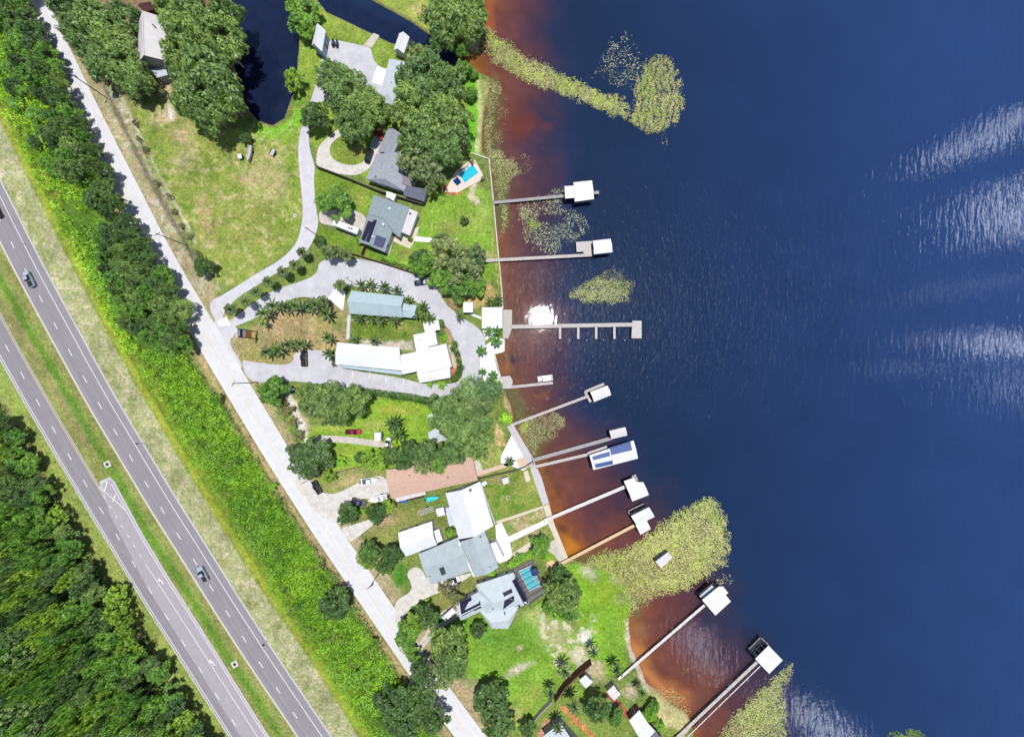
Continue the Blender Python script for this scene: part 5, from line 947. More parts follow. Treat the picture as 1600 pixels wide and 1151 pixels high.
def leafquads(C, Nn, size, r, aspect=.6):
    n = len(C); rd = r.normal(size=(n, 3)); Nn = Nn + rd * .34; Nn /= np.linalg.norm(Nn, axis=1)[:, None]
    t_ = np.cross(Nn, r.normal(size=(n, 3))); t_ /= np.linalg.norm(t_, axis=1)[:, None]; b_ = np.cross(Nn, t_)
    s = size * (.45 + r.uniform(0, 1, n) ** 1.6 * 1.25)[:, None]; t_ = t_ * s; b_ = b_ * s * aspect
    return np.stack([C - t_, C - b_ * .8 + t_ * .1, C + t_, C + b_ * .8 - t_ * .1], 1)
def crown_mesh(name, seed, m, R=5., Hh=3.6, lobes=26, sub=7, leaves=34, size=.34, dome=.6, gap=0., cone=False):
    r = np.random.default_rng(seed); Cs = []; Ns = []; T = []
    ph0 = r.uniform(0, 6.28); amp = r.uniform(.08, .2)
    for i in range(lobes):
        a = r.uniform(0, 6.283); q = math.sqrt(r.uniform(0, 1)); Rr = R * (1 + amp * math.sin(3 * a + ph0) + .08 * math.sin(5 * a + 2 * ph0))
        x, y = Rr * q * .82 * math.cos(a), Rr * q * .82 * math.sin(a)
        zt = Hh * (1 - q ** 2 * .8) if not cone else Hh * (1 - q) * 2.0
        z = zt * r.uniform(dome, 1.) ; lr = R * r.uniform(.2, .33) * (.75 if cone else 1); lt = r.uniform(0, 1)
        for j in range(sub):
            d = r.normal(size=3); d[2] = abs(d[2]) * .8 + .05; d /= np.linalg.norm(d); sc_ = np.array([x, y, z]) + d * lr * r.uniform(.5, .95); sr = lr * r.uniform(.3, .5)
            k = int(leaves * r.uniform(.6, 1.3)); dd = r.normal(size=(k, 3)); dd[:, 2] = np.abs(dd[:, 2]) * .9 - .15; dd /= np.linalg.norm(dd, axis=1)[:, None]
            Cs.append(sc_ + dd * sr * r.uniform(.75, 1.1, (k, 1))); Ns.append(dd + np.array([0, 0, .35])); T.append(np.clip(lt * .45 + r.uniform(0, .25) + r.uniform(0, .35, k), 0, 1))
    C = np.concatenate(Cs); Nn = np.concatenate(Ns); return quads_mesh(name, leafquads(C, Nn, size, r), m, np.concatenate(T))
def trunk_mesh(name, seed, R, Hc, h_, tr=.35, limbs=7):
    r = random.Random(seed); mb = MBd(); fork = h_ * .45; mb.tube((0, 0, -.1), (0, 0, fork), tr, tr * .75, 8)
    for i in range(limbs):
        a = 6.283 * i / limbs + r.uniform(-.3, .3); q = R * r.uniform(.5, .85); m1 = Vector((math.cos(a) * q * .45, math.sin(a) * q * .45, fork + (h_ - fork) * .45)); e = Vector((math.cos(a) * q, math.sin(a) * q, h_ + Hc * .35))
        mb.tube((0, 0, fork - .1), m1, tr * .5, tr * .32, 6); mb.tube(m1, e, tr * .32, tr * .08, 5)
        for s_ in (-.5, .5): e2 = e + Vector((math.cos(a + s_) * R * .18, math.sin(a + s_) * R * .18, .6)); mb.tube(m1.lerp(e, .5), e2, tr * .18, tr * .05, 4)
    return mesh(name, mb.V, mb.F, bark)
LAND = [('oaks at top left', 170, 70), ('canal mouth', 740, 95), ('pond', 420, 90), ('boat ramp', 580, 63), ('parking lot', 540, 100), ('ring driveway', 545, 235), ('grey house', 610, 262), ('turquoise pool', 732, 272), ('solar house', 600, 350), ('round tree lawn', 523, 317), ('second dock', 770, 408),
        ('long hall', 590, 475), ('palm lawn', 600, 515), ('white wing', 575, 560), ('clubhouse', 675, 560), ('pier pavilion', 769, 497), ('square pavilion', 731, 481), ('lower lot', 600, 600), ('roadside sign', 390, 524), ('lot entrance', 400, 590), ('dirt driveway', 560, 688), ('salmon house', 672, 750), ('red pickup', 553, 674),
        ('concrete drive', 560, 765), ('detached garage', 652, 843), ('white gable house', 733, 798), ('skylight house', 695, 877), ('caged pool', 828, 905), ('solar hip house', 780, 940), ('green vehicle', 684, 968), ('bottom lawn', 790, 1040), ('bottom road bend', 700, 1110), ('brown board fence', 890, 1055), ('white dock beach', 975, 1060), ('brick patio house', 1000, 1135), ('meadow', 380, 300), ('meadow ditch', 250, 300), ('frontage road', 450, 740), ('small dock', 800, 600), ('garden plot', 800, 770), ('white terrace', 795, 705), ('tan dock', 880, 880), ('reed bed', 990, 880), ('top edge', 700, 0), ('white shed', 916, 1065), ('brick paths', 900, 1125), ('grey cottage', 684, 682), ('camper trailer', 543, 356), ('slanting dock', 800, 660), ('utility trailer', 428, 240), ('long driveway', 480, 290), ('barn', 500, 66)]
used = set()
def lab(look, px, py):
    L = sorted(LAND, key=lambda l: math.dist(l[1:], (px, py)))
    def rel(l):
        dx, dy = px - l[1], py - l[2]
        if math.hypot(dx, dy) < 9: return 'at the ' + l[0]
        return ('right of the ' if dx > 0 else 'left of the ') + l[0] if abs(dx) > abs(dy) else ('below the ' if dy > 0 else 'above the ') + l[0]
    c = [look + ' ' + rel(L[0])] + [look + ' ' + rel(L[0]) + ', ' + rel(L[k]) for k in (1, 2, 3, 4)] + [look + ' ' + rel(L[1]) + ', ' + rel(L[k]) for k in (2, 3, 4)]
    for s_ in ('smaller ', 'thinner ', 'denser ', 'outer ', 'lower '): c += [s_ + x for x in c[:4]]
    for x in c:
        if x not in used: used.add(x); return x
    return c[-1]
cols = {}
def variants(kind, mk, n):
    cols[kind] = [mk(i) for i in range(n)]
KD = {}   # kind: (crown meshes, trunk mesh, native R, native base height)
def reg(kind, lm, n, R, Hh, h_, **k):
    KD[kind] = ([crown_mesh('crown', hash((kind, i)) % 9999 if False else 100 + 17 * len(KD) + i, LM[lm], R, Hh, **k) for i in range(n)], [trunk_mesh('trunk', i, R, Hh, h_, .35 if R > 3 else .2) for i in range(n)], R, h_)
reg('oak', 'oak', 4, 8., 4., 4., lobes=36, sub=9, leaves=42, size=.36, dome=.3); reg('grey', 'grey', 3, 8., 4., 4., lobes=24, sub=8, leaves=22, size=.42, dome=.25); reg('dark', 'dark', 3, 5., 4., 3., lobes=38, sub=8, leaves=30, size=.32, dome=.6)
reg('green', 'green', 3, 5., 4., 2.5, lobes=40, sub=8, leaves=30, size=.33, dome=.6); reg('yel', 'yel', 2, 5., 4., 2.5, lobes=26, sub=6, leaves=22, size=.38); reg('viv', 'viv', 2, 4., 3., 2., lobes=20, sub=6, leaves=20, size=.4)
reg('pine', 'pine', 4, 3.2, 5., 9., lobes=24, sub=6, leaves=24, size=.27, cone=True, dome=.75); reg('pale', 'pale', 2, 8., 4., 4., lobes=30, sub=8, leaves=26, size=.36, dome=.4)
reg('olive', 'olive', 2, 4., 3., 2., lobes=18, sub=6, leaves=18, size=.3)
BASEH = {'oak': 4., 'grey': 4., 'dark': 3., 'green': 2.5, 'yel': 2.5, 'viv': 2., 'pine': 9., 'olive': 2.}
def tree(kind, px, py, r, hz=None, label=None, group=None, name='tree', cat='tree', sz=1.):
    cr, tk, R, bh = KD[kind]; i = random.randrange(len(cr)); s = r * S / R
    top = (bh + 3.) * (hz or s); 
    e = link(bpy.data.objects.new(name, None)); zs = (hz or s) * sz; g = P(px, py, (bh + 2.2) * zs); e.location = (g.x, g.y, -.1); e.rotation_euler[2] = random.uniform(0, 6.28); e.scale = (s, s, zs); e.empty_display_size = .3
    c = link(bpy.data.objects.new('crown', cr[i])); c.parent = e; c.location = (0, 0, bh); t_ = link(bpy.data.objects.new('trunk', tk[i])); t_.parent = e
    tag(e, label or 'tree', cat, group); return e
LOOK = {'pale': 'pale feathery green tree', 'oak': 'broad green oak', 'grey': 'mossy grey oak', 'dark': 'dark green tree', 'green': 'leafy green tree', 'yel': 'yellow green tree', 'viv': 'vivid green shrub', 'olive': 'brownish olive shrub'}
TR = {'pale': [(738, 612, 26), (762, 610, 25), (750, 630, 16)], 'oak': [(100, 12, 28), (150, 28, 36), (125, 52, 28), (172, 62, 36), (188, 100, 34), (212, 128, 24), (196, 24, 24), (160, 100, 28), (300, 35, 46), (342, 62, 38), (285, 88, 32), (318, 125, 52), (346, 150, 32), (322, 172, 30), (272, 14, 28), (350, 24, 28), (300, 150, 32), (535, 140, 38), (565, 165, 36), (518, 118, 26), (552, 192, 28), (660, 122, 42), (692, 130, 36), (645, 160, 42), (692, 182, 40), (658, 208, 40), (700, 222, 36), (700, 22, 38), (732, 28, 30), (692, 55, 24), (745, 15, 18), (700, 640, 34), (722, 665, 36), (740, 690, 28), (694, 652, 20), (664, 706, 24), (708, 704, 24), (748, 655, 24), (512, 632, 35), (548, 628, 28), (490, 625, 26), (526, 645, 22), (880, 930, 28), (700, 1005, 30), (705, 1035, 28)],
      'grey': [(674, 256, 30), (650, 248, 30), (700, 395, 30), (725, 425, 28), (742, 400, 20),  (668, 280, 20), (690, 375, 14), (665, 725, 20), (655, 90, 24), (742, 632, 20), (690, 1055, 22)],
      'dark': [(492, 180, 22), (478, 716, 34), (541, 805, 17), (588, 803, 16), (578, 865, 18), (612, 870, 17), (600, 886, 13), (770, 1098, 28), (776, 1130, 26), (748, 985, 13), (520, 945, 24), (612, 1098, 26), (628, 1130, 28), (655, 1095, 24), (498, 376, 9), (660, 1050, 20), (665, 965, 18), (562, 715, 9), (382, 214, 9), (316, 416, 15), (823, 1140, 13), (935, 1108, 20), (640, 700, 14), (610, 712, 16), (680, 1125, 22), (655, 405, 16), (725, 343, 7), (875, 900, 16), (630, 722, 14)],
      'green': [(523, 317, 26), (470, 15, 26), (480, 38, 18), (735, 145, 11), (722, 75, 12), (660, 412, 20), (690, 435, 22), (720, 450, 22), (742, 445, 18), (425, 612, 22), (640, 985, 18), (632, 1000, 16), (843, 855, 17), (888, 955, 18), (895, 925, 14), (703, 832, 9), (860, 950, 12), (740, 115, 8), (960, 1120, 14), (1022, 1105, 10), (682, 722, 18), (690, 520, 6), (687, 504, 6), (725, 105, 14), (720, 195, 12), (640, 372, 4), (562, 374, 7), (740, 430, 14), (648, 1025, 12)],
      'yel': [(585, 720, 20), (607, 792, 11), (460, 123, 17), (652, 968, 18), (575, 878, 12), (512, 745, 11), (640, 1018, 10), (565, 875, 10)],
      'viv': [(672, 650, 8), (530, 720, 9), (690, 602, 7), (672, 600, 6), (565, 798, 6), (800, 880, 9), (812, 872, 8), (770, 895, 8), (740, 892, 7), (790, 655, 10), (1016, 1118, 12), (1030, 1135, 9), (875, 960, 12), (693, 527, 6), (560, 495, 5), (630, 520, 4), (770, 600, 10), (550, 492, 5), (662, 303, 5)],
      'olive': [(705, 925, 16), (715, 938, 12), (690, 918, 9), (445, 640, 12), (457, 660, 9), (468, 680, 8), (242, 285, 6), (262, 305, 6), (295, 367, 6), (215, 215, 5), (754, 278, 4), (738, 252, 4), (210, 190, 6), (225, 232, 5), (270, 330, 5), (282, 352, 5), (308, 395, 6), (432, 622, 12)]}
for k, L in TR.items():
    for (x, y, r) in L:
        sm = r < 13; hz = max(.35, min(1.15, r / (26 if k in ('oak', 'grey') else 18))) * (1.1 if k in ('oak', 'grey') else .9)
        if k in ('oak', 'grey'): hz = min(1.35, .55 + r / 52)
        if k == 'oak' and 270 < x < 400: hz *= 1.3
        tree(k, x, y, r, hz, lab(LOOK[k] if not (sm and k in ('dark', 'green', 'yel')) else LOOK[k].replace('tree', 'bush'), x, y), name='oak_tree' if k in ('oak', 'grey') else ('shrub' if k in ('viv', 'olive') or sm else 'broadleaf_tree'), cat='shrub' if k in ('viv', 'olive') or sm else 'tree')
def scatter(poly, dmin, tries, rnd):
    x0 = min(p[0] for p in poly); x1 = max(p[0] for p in poly); y0 = min(p[1] for p in poly); y1 = max(p[1] for p in poly)
    c = np.stack([rnd.uniform(x0, x1, tries), rnd.uniform(y0, y1, tries)], 1); c = c[inside(c[:, 0], c[:, 1], poly)]; out = []
    for p in c:
        if all((p[0] - q[0]) ** 2 + (p[1] - q[1]) ** 2 > dmin ** 2 for q in out): out.append(p)
    return out
KN = {'viv': 'vivid green', 'green': 'mid green', 'oak': 'grey green', 'yel': 'yellow green', 'dark': 'dark green'}
FOR = [(-140, 420), (-60, 500), (22, 640), (66, 718), (110, 795), (150, 860), (196, 930), (240, 1000), (285, 1070), (330, 1140), (370, 1205), (-100, 1260), (-160, 900)]
for (x, y) in scatter(FOR, 15.5, 6000, rng):
    d = float(segdist(np.array([x]), np.array([y]), FOR[:11], False)[0]); hh = 3.5 + min(9.5, d * .13) + random.uniform(-.8, 1.2)
    k = 'pine' if d > 75 and random.random() < .85 else random.choice(['green', 'oak', 'yel', 'green', 'dark'])
    if not (-25 < 800 + (x - 800) * H / (H - hh) < 360 and 575.5 + (y - 575.5) * H / (H - hh) < 1178): continue
    r_ = random.uniform(9, 12.5) if k == 'pine' else random.uniform(13, 19); bh = KD[k][3]; zs = hh / (bh + 2.2)
    g = Vector(((x - 800) * S, (575.5 - y) * S, 0)); q = g / (H - hh) * H      # the pixel its crown is seen at
    tree(k, 800 + q.x / S, 575.5 - q.y / S, r_, zs, 'tall narrow cypress tree in the dense wood left of the highway' if k == 'pine' else KN[k] + ' broadleaf tree in the dense wood left of the highway', 'cypresses of the dense wood' if k == 'pine' else KN[k] + ' broadleaf trees of the dense wood', 'cypress_tree' if k == 'pine' else 'broadleaf_tree')
BELT1 = [(-30, -40), (30, -30), (48, 30), (70, 80), (100, 142), (130, 200), (158, 258), (186, 318), (172, 332), (128, 334), (85, 300), (50, 240), (30, 190), (-10, 140), (-40, 60)]
BELT2 = [(165, 352), (205, 350), (235, 395), (262, 440), (286, 490), (290, 535), (262, 548), (222, 535), (190, 500), (170, 450), (155, 400), (140, 360)]
for B, nm, gl in ((BELT1, 'dark bushy tree in the upper thicket between highway and frontage road', 'trees of the upper roadside thicket'), (BELT2, 'dark bushy tree in the lower thicket between highway and frontage road', 'trees of the lower roadside thicket')):
    for (x, y) in scatter(B, 17, 3000, rng):
        dl = float(segdist(np.array([x]), np.array([y]), VB, False)[0]); lo = dl < 62
        if dl < 78 and B is BELT1 and random.random() < .55: continue
        k = random.choice(['green', 'dark', 'green'] if lo else ['dark', 'dark', 'dark', 'green', 'oak']); tree(k, x, y, random.uniform(8, 14) if lo else random.uniform(12, 19), random.uniform(.4, .7) if lo else random.uniform(.7, 1.1), nm.replace('dark bushy', KN[k] + ' bushy'), KN[k] + ' ' + gl, 'thicket_tree')
SB = [(250, 560), (300, 570), (390, 700), (460, 810), (520, 905), (590, 1010), (640, 1090), (690, 1165), (610, 1165), (520, 1030), (440, 920), (370, 800), (300, 680)]
for (x, y) in scatter(SB, 30, 260, rng):
    k = random.choice(['green', 'viv', 'dark', 'green', 'olive']); KN.setdefault('olive', 'brownish'); tree(k, x, y, random.uniform(6, 11), random.uniform(.35, .6), KN[k] + ' shrub rising from the brush beside the frontage road', KN[k] + ' shrubs in the roadside brush', 'wild_shrub', 'shrub')
# palms
def frond_set(n, L, wd, droop, r, up=.35, seg=4, z=0., leaflets=True):
    Q = []; T = []
    for i in range(n):
        a = 6.283 * i / n + r.uniform(-.15, .15); el = up * r.uniform(.3, 1.6); d = np.array([math.cos(a), math.sin(a), 0]); s_ = np.array([-math.sin(a), math.cos(a), 0]); p = np.array([0, 0, z]); ang = el; l = L * r.uniform(.8, 1.1)
        for k in range(seg):
            p2 = p + (d * math.cos(ang) + np.array([0, 0, math.sin(ang)])) * l / seg; w0 = wd * math.sin(math.pi * (k + .35) / (seg + .6)); w1 = wd * math.sin(math.pi * (k + 1.35) / (seg + .6)) * (k < seg - 1)
            for sg in (1, -1): Q.append([p, p + s_ * sg * w0 - np.array([0, 0, w0 * .35]), p2 + s_ * sg * w1 - np.array([0, 0, w1 * .35]), p2]); T.append(r.uniform(.2, .9))
            p = p2; ang -= droop / seg
    return np.array(Q), np.array(T)
def mkpalm(nm, n, L, wd, droop, lm, seed, up):
    r = np.random.default_rng(seed); Q, T = frond_set(n, L, wd, droop, r, up); Q2, T2 = frond_set(n // 2, L * .8, wd, droop * .8, r, up * 2.2); return quads_mesh('fronds', np.concatenate([Q, Q2]), LM[lm], np.concatenate([T, T2]))
LM['palm'] = leafmat('palm_fronds', A(34, 62, 20), A(112, 146, 62)); LM['fanp'] = leafmat('fan_palm_fronds', A(52, 78, 36), A(138, 158, 88)); LM['palmb'] = leafmat('bright_palm_fronds', A(60, 110, 36), A(130, 180, 80))
PALM = {'fan': [mkpalm('fan', 22, 1.75, .26, 1.5, 'fanp', s_, .5) for s_ in (1, 2)], 'feather': [mkpalm('fe', 8, 3.2, .36, 1.3, 'palm', s_, .55) for s_ in (3, 4, 5)], 'dark': [mkpalm('fe', 11, 3.6, .34, 1.6, 'palm', s_, .5) for s_ in (6, 7)], 'bright': [mkpalm('fe', 7, 2.6, .4, 1.2, 'palmb', s_, .5) for s_ in (8, 9)]}
def palm(kind, px, py, h_, s=1.):
    e = link(bpy.data.objects.new('palm_tree', None)); g = P(px, py, h_); e.location = (g.x, g.y, 0); e.rotation_euler[2] = random.uniform(0, 6.28); e.empty_display_size = .3
    f = link(bpy.data.objects.new('fronds', random.choice(PALM[kind]))); f.parent = e; f.location = (0, 0, h_); s = s * random.uniform(.82, 1.16); f.scale = (s, s, s); e.rotation_euler[0] = random.uniform(-.05, .05); e.rotation_euler[1] = random.uniform(-.05, .05)
    mb = MBd(); mb.tube((0, 0, -.1), (0.1, 0, h_ * .5), .2, .16, 8); mb.tube((.1, 0, h_ * .5), (0, 0, h_), .16, .13, 8); t_ = link(bpy.data.objects.new('trunk', mesh('trunk', mb.V, mb.F, bark))); t_.parent = e
    tag(e, lab({'fan': 'round headed fan palm', 'feather': 'feathery palm with arching fronds', 'dark': 'dark feathery palm', 'bright': 'bright green star shaped palm'}[kind], px, py), 'palm')
for (x, y) in ((472, 394), (459, 414.6), (442, 424), (419, 441), (400, 455), (384, 470), (359, 484)): palm('fan', x, y, 5., 1.45)
for (x, y) in ((507, 390), (526, 394), (541, 399), (530, 445), (505, 470), (515, 398)): palm('fan', x, y, 4.2, 1.45)
palm('bright', 411, 506, 3.5, .8)
for (x, y) in ((413, 488), (428, 478), (446, 479), (462, 478), (481, 478), (508, 488), (511, 527), (493, 474), (417, 550), (434, 545), (451, 537), (471, 538)): palm('feather', x, y, 3.8, 1.2)
for (x, y) in ((553, 530), (585, 533), (513, 552), (564, 445), (579, 445), (600, 448), (620, 454), (639, 469), (662, 478), (653, 491), (671, 498), (560, 497), (579, 497), (594, 499), (616, 500), (719, 494)): palm('feather', x, y, 3.2, .85)
for (x, y) in ((711, 537), (714, 552), (716, 564), (719, 573), (710, 590), (707, 545), (716, 582)): palm('dark', x, y, 2.6, .55)
for (x, y) in ((752, 548), (755, 580), (771, 585), (763, 517), (777, 517), (775, 534)): palm('bright', x, y, 3.6, 1.)
for (x, y) in ((765, 471), (778, 468), (797, 722), (644, 72), (655, 78), (645, 88)): palm('feather', x, y, 3.5, .75)
for (x, y, s_) in ((614, 662, 1.3), (622, 680, 1.1), (882, 1048, 1.), (860, 1083, .8), (927, 1018, .8), (963, 1046, 1.), (895, 1102, 1.2), (1002, 1082, .9), (872, 1135, .9), (640, 700, .8)): palm('dark', x, y, 6. if s_ > 1 else 4.5, s_)
# hedge
mbh = [];
def hedge(label, pl, wd, h_, lm, name='hedge'):
    r = np.random.default_rng(int(pl[0][0])); C = []; Nn = []
    for i in range(len(pl) - 1):
        a, b_ = P(*pl[i]), P(*pl[i + 1]); L = (b_ - a).length; n = int(L * wd * 26); d = (b_ - a).normalized(); u = Vector((-d.y, d.x, 0))
        for _ in range(n):
            s_ = r.uniform(-1, 1) * wd / 2; z = h_ * (1 - .25 * abs(s_) / wd * 2) * (r.uniform(.85, 1.08) if r.random() < .6 else r.uniform(.1, 1)); p = a + d * r.uniform(0, L) + u * s_; C.append((p.x, p.y, z)); Nn.append((u.x * s_, u.y * s_, .9))
    C = np.array(C); Nn = np.array(Nn, float); c0 = C.mean(0); c0[2] = 0; o = link(bpy.data.objects.new(name, quads_mesh(name, leafquads(C - c0, Nn, .28, r), LM[lm], r.uniform(0, 1, len(C))))); o.location = c0; tag(o, label, 'hedge'); 
hedge('long clipped green hedge along the lower lot edge', [(556, 608), (600, 614), (640, 619), (682, 627)], 2.6, 2.2, 'dark'); hedge('short clipped hedge at left end of the white wing', [(521, 558), (524, 572)], 1.6, 1.4, 'dark'); hedge('clipped hedge between clubhouse blocks and brown bed', [(690, 500), (693, 512)], 1.6, 1.6, 'dark')
hedge('row of bushes along the board fence above the parking road', [(595, 404), (640, 420)], 1.4, 1.6, 'green'); hedge('low hedge beside the upper end of long hall', [(545, 450), (553, 447)], 1.6, 1.2, 'dark')
hedge('leafy hedge between caged pool and the lake patio', [(800, 880), (820, 868), (838, 862)], 2., 1.6, 'viv')
# stuff: brush strip
def cover(name, label_poly, density, size, lm, h0, h1, seed, rows=None, nscale=18, flat=.9, thr=0., zbase=0., aspect=.6):
    r = np.random.default_rng(seed); x0 = min(p[0] for p in label_poly); x1 = max(p[0] for p in label_poly); y0 = min(p[1] for p in label_poly); y1 = max(p[1] for p in label_poly)
    if h1 <= 1: density *= 1.5; size *= .84
    n = int((x1 - x0) * (y1 - y0) * S * S * density); x = r.uniform(x0, x1, n); y = r.uniform(y0, y1, n)
    ft = 3. if h1 > 1 else 9.
    d = sdf(x, y, label_poly) + (fb(x, y, 11, seed, 3) - .5) * 16; k = (d > 0) & (r.uniform(0, 1, n) < np.clip(d / ft, .05, 1) ** .8)
    nzv = fb(x, y, nscale, seed + 9, 3)
    if h1 <= 1: k &= fb(x, y, 4.5, seed + 31, 2) + np.clip(d, 0, 30) / 90 > .33
    if thr: k &= nzv > thr + r.normal(size=n) * .05
    if rows: k &= (np.sin((x * rows[0] + y * rows[1]) + nzv * 16 + fb(x, y, 50, 7, 2) * 8) + r.normal(size=n) * .4 > rows[2]) | (d > rows[3])
    x, y, nzv = x[k], y[k], nzv[k]; n = len(x); z = zbase + h0 + (h1 - h0) * nzv * r.uniform(.6, 1.2, n)
    kk = (H - z) / H * S; C = np.stack([(x - 800) * S, (575.5 - y) * S, z], 1); Nn = r.normal(size=(n, 3)) * .35; Nn[:, 2] = max(flat, .8)
    gr = np.stack([fb(x + 2, y, nscale, seed + 9, 3) - nzv, fb(x, y - 2, nscale, seed + 9, 3) - nzv], 1) * 16 if h1 > 1 else 0
    if h1 > 1: Nn[:, :2] -= gr
    o = link(bpy.data.objects.new(name, quads_mesh(name, leafquads(C, Nn, size, r, aspect), LM[lm], np.clip((fb(x, y, 60, seed + 77, 3) - .5) * 1.5 + nzv * .8 + .1 + r.uniform(-.35, .35, n), 0, 1)))); o['kind'] = 'stuff'; return o
LM['brush'] = leafmat("brush_leaves", AL(70, 128, 20), AL(172, 214, 58)); LM['reed'] = leafmat("reed_blades", AL(142, 146, 88), AL(200, 204, 146), trans=.2); LM['reedd'] = leafmat("dry_reed_blades", AL(132, 130, 92), AL(196, 196, 146), trans=.2); LM['pad'] = leafmat('lily_pad_leaves', AL(160, 160, 112), AL(222, 220, 176), trans=.15); LM['reedg'] = leafmat("green_reed_blades", AL(130, 160, 40), AL(186, 212, 80), trans=.2)
BR1 = [(205, 540), (290, 548), (332, 600), (398, 705), (466, 812), (530, 905), (598, 1010), (655, 1090), (700, 1170), (596, 1170), (520, 1050), (448, 945), (390, 850), (345, 770), (292, 690), (240, 600)]
cover('roadside_brush', BR1, 21., .21, 'brush', .2, 4.4, 5, nscale=13, thr=.27)
cover('roadside_shrubs', BR1, 7., .26, 'green', 1.3, 4.0, 55, nscale=34, thr=.60)
cover('roadside_scrub', BR1, 4., .22, 'olive', 1.2, 3.4, 56, nscale=24, thr=.66)
cover('roadside_brush', [(0, 60), (30, 195), (70, 280), (118, 350), (160, 420), (190, 500), (225, 550), (200, 556), (160, 480), (112, 385), (62, 290), (22, 200), (-10, 110)], 7., .34, 'brush', .2, 2.2, 6)
cover('roadside_brush', [(165, 345), (200, 348), (180, 370), (165, 420), (200, 500), (180, 500), (140, 400), (120, 350)], 6., .36, 'viv', .6, 2.6, 8)
cover('road_edge_shrubs', [(300, 560), (340, 610), (400, 705), (470, 815), (540, 920), (600, 1000), (590, 1010), (520, 905), (450, 800), (390, 700), (325, 605)], 7., .34, 'green', .5, 2.4, 9, thr=.46)
cover('shrub_bank', [(402, 598), (430, 600), (455, 640), (480, 690), (470, 694), (440, 655), (410, 615)], 10., .3, 'green', .5, 2.2, 12)
cover('ditch_scrub', [(195, 185), (212, 190), (250, 270), (290, 350), (315, 400), (300, 402), (268, 340), (225, 255)], 7., .22, 'olive', .1, .8, 13, thr=.52)
for P_ in (FOR, ): cover('forest_undergrowth', [(-60, 560), (16, 640), (60, 715), (104, 790), (144, 856), (190, 925), (234, 996), (280, 1066), (325, 1140), (350, 1190), (-60, 1190)], 3.2, .4, 'green', .5, 5.5, 71, nscale=16); cover('forest_undergrowth', [(-60, 560), (16, 640), (60, 715), (104, 790), (144, 856), (190, 925), (234, 996), (280, 1066), (325, 1140), (350, 1190), (-60, 1190)], 1.2, .4, 'oak', .5, 5.0, 72, nscale=22)
cover('thicket_undergrowth', BELT1, 9., .26, 'brush', .5, 3.2, 73, nscale=13); cover('thicket_undergrowth', BELT2, 4., .34, 'green', .5, 3., 74, nscale=16)
LM['verge'] = leafmat('verge_grass', AL(120, 128, 66), AL(192, 184, 136))
vr = np.random.default_rng(4)
for pl, a_, b_ in ((FR, -21.5, -17.3), (FR, 20., 25.), (BD, 27, 32), (AD, -22.5, -18.6), (BD, -19.5, -17), (AD, 15, 18.5)):
    cover('verge_grass', off(smooth(pl), a_) + off(smooth(pl), b_)[::-1], 3.0, .17, 'verge', .06, .3, int(vr.integers(900)))
# reeds and lily mats over the lake
zb = WZ
cover('reed_mat', [(752, 45), (765, 40), (790, 62), (810, 84), (860, 103), (900, 124), (940, 140), (978, 150), (985, 172), (1000, 196), (960, 184), (920, 168), (880, 150), (830, 133), (800, 118), (775, 102), (757, 88)], 30.4, 0.182, 'reed', .15, .5, 20, zbase=zb, flat=.5)
cover('reed_mat', [(985, 172), (988, 125), (1008, 96), (1030, 84), (1052, 95), (1063, 122), (1072, 155), (1062, 190), (1035, 206), (1010, 212), (990, 200), (972, 182)], 24.7, 0.189, 'reed', .15, .5, 21, rows=(.62, .08, -.6, 60), zbase=zb, flat=.5)
cover('lily_pads', [(935, 100), (950, 60), (985, 45), (1005, 80), (1012, 100), (990, 140), (955, 135), (925, 118)], 3.4, .21, 'pad', .1, .25, 22, zbase=zb, nscale=12, thr=.38)
cover('lily_pads', [(1018, 208), (1040, 206), (1052, 225), (1040, 235), (1024, 222)], 4.5, .21, 'pad', .1, .25, 23, zbase=zb, thr=.45)
cover('reed_mat', [(768, 118), (785, 140), (776, 165), (770, 200), (775, 230), (792, 240), (816, 262), (818, 272), (802, 286), (795, 308), (798, 330), (794, 352), (785, 368), (778, 335), (768, 270), (758, 242), (756, 190), (757, 150)], 24.7, 0.182, 'reed', .15, .5, 24, zbase=zb + .1, flat=.5)
cover('reed_mat', [(770, 135), (800, 150), (798, 190), (786, 235), (825, 240), (835, 262), (818, 280), (785, 250), (770, 220)], 5.7, 0.140, 'reedd', .05, .3, 25, zbase=zb, thr=.45)
cover('lily_pads', [(808, 320), (830, 312), (870, 290), (912, 278), (920, 290), (890, 310), (880, 318), (916, 334), (922, 352), (900, 382), (862, 402), (830, 392), (815, 370)], 6.4, .21, 'pad', .1, .25, 26, zbase=zb, thr=.36)
cover('reed_mat', [(805, 325), (828, 320), (832, 335), (815, 342)], 26.6, 0.175, 'reed', .1, .4, 27, zbase=zb); cover('reed_mat', [(822, 345), (838, 338), (845, 352), (838, 365), (824, 355)], 26.6, 0.175, 'reedg', .1, .4, 28, zbase=zb)
cover('reed_mat', [(889, 455), (905, 443), (935, 430), (965, 440), (985, 455), (985, 470), (955, 478), (930, 476), (892, 468)], 28.5, 0.175, 'reed', .1, .5, 29, zbase=zb, flat=.5); cover('reed_mat', [(925, 432), (950, 414), (975, 420), (992, 445), (988, 468), (960, 455)], 11.4, 0.154, 'reedd', .1, .3, 30, zbase=zb)
cover('reed_mat', [(832, 647), (868, 640), (887, 655), (880, 670), (855, 690), (833, 713), (818, 692), (806, 672), (815, 655)], 22.8, 0.175, 'reedd', .1, .5, 31, zbase=zb, flat=.5); cover('reed_mat', [(792, 610), (815, 618), (840, 640), (815, 650), (803, 655)], 17.1, 0.175, 'olive', .1, .4, 32, zbase=zb + .1)
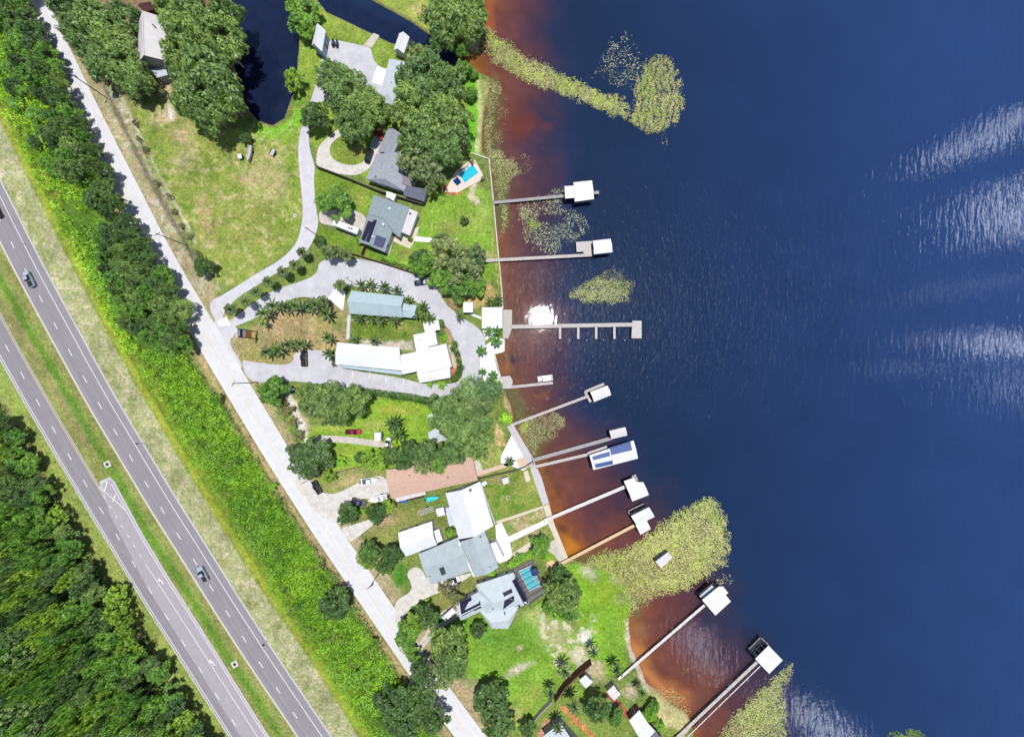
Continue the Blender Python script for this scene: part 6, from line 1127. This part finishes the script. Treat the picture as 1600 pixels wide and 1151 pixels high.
cover('reed_mat', [(806, 668), (815, 655), (835, 650), (830, 665), (815, 680)], 19.0, 0.182, 'reedg', .1, .5, 33, zbase=zb)
BIG = [(903, 884), (935, 862), (985, 849), (1010, 832), (1050, 802), (1085, 785), (1108, 774), (1122, 782), (1136, 808), (1144, 850), (1136, 885), (1100, 903), (1075, 925), (1050, 928), (1020, 935), (985, 965), (980, 930), (965, 905)]
cover('reed_mat', BIG, 25., .19, 'reed', .15, .7, 34, zbase=zb + .05, flat=.5, rows=(.55, -.18, -.7, 14)); cover('reed_mat', [(900, 884), (985, 855), (1040, 880), (1035, 930), (985, 968), (975, 930), (950, 895)], 9.5, 0.168, 'olive', .2, .8, 35, zbase=zb, thr=.5)
for P_, sd in (([(752, 45), (790, 62), (860, 103), (940, 140), (985, 165), (960, 182), (880, 150), (800, 118)], 81), ([(985, 172), (988, 125), (1030, 84), (1063, 122), (1072, 155), (1035, 206), (990, 200)], 82), ([(889, 455), (935, 430), (985, 440), (985, 470), (930, 476)], 83), (BIG, 84), ([(1112, 1160), (1180, 1080), (1234, 1030), (1229, 1100), (1233, 1170)], 85)):
    cover('reed_mat', P_, 5., .25, 'reedg', .1, .5, sd, zbase=zb + .05, nscale=26, thr=.46); cover('reed_mat', P_, 3.5, .14, 'pad', .1, .5, sd + 10, zbase=zb + .08, nscale=20)
cover('marsh_grass', [(905, 885), (960, 895), (990, 935), (980, 1000), (960, 1010), (935, 960), (905, 930)], 11.4, 0.168, 'reedg', .05, .5, 36, thr=.42); cover('lily_pads', [(1090, 905), (1140, 890), (1148, 915), (1110, 925)], 3.8, .21, 'pad', .1, .25, 37, zbase=zb, thr=.5)
cover('reed_mat', [(1112, 1160), (1150, 1110), (1180, 1080), (1200, 1060), (1234, 1030), (1244, 1034), (1240, 1056), (1226, 1072), (1229, 1100), (1233, 1170), (1240, 1300), (1080, 1300)], 24.7, 0.189, 'reed', .15, .6, 38, zbase=zb + .05, flat=.5)
cover('reed_mat', [(1375, 1150), (1400, 1140), (1440, 1138), (1452, 1150), (1440, 1180), (1370, 1180)], 15.2, 0.210, 'yel', .15, .6, 39, zbase=zb); cover('reed_mat', [(1062, 1045), (1075, 1040), (1080, 1048), (1068, 1056)], 9.5, 0.140, 'reedd', .1, .3, 40, zbase=zb)
cover('shore_grass', [(1015, 1072), (1035, 1075), (1050, 1072), (1065, 1085), (1080, 1112), (1078, 1140), (1050, 1130), (1030, 1105)], 11.4, 0.154, 'reedd', .02, .3, 41, zbase=-.1)
cover('water_weeds', [(745, 45), (765, 40), (760, 90), (745, 84)], 15.2, 0.168, 'reedd', .05, .3, 42, zbase=-.1)
print('OBJECTS', len(bpy.data.objects))
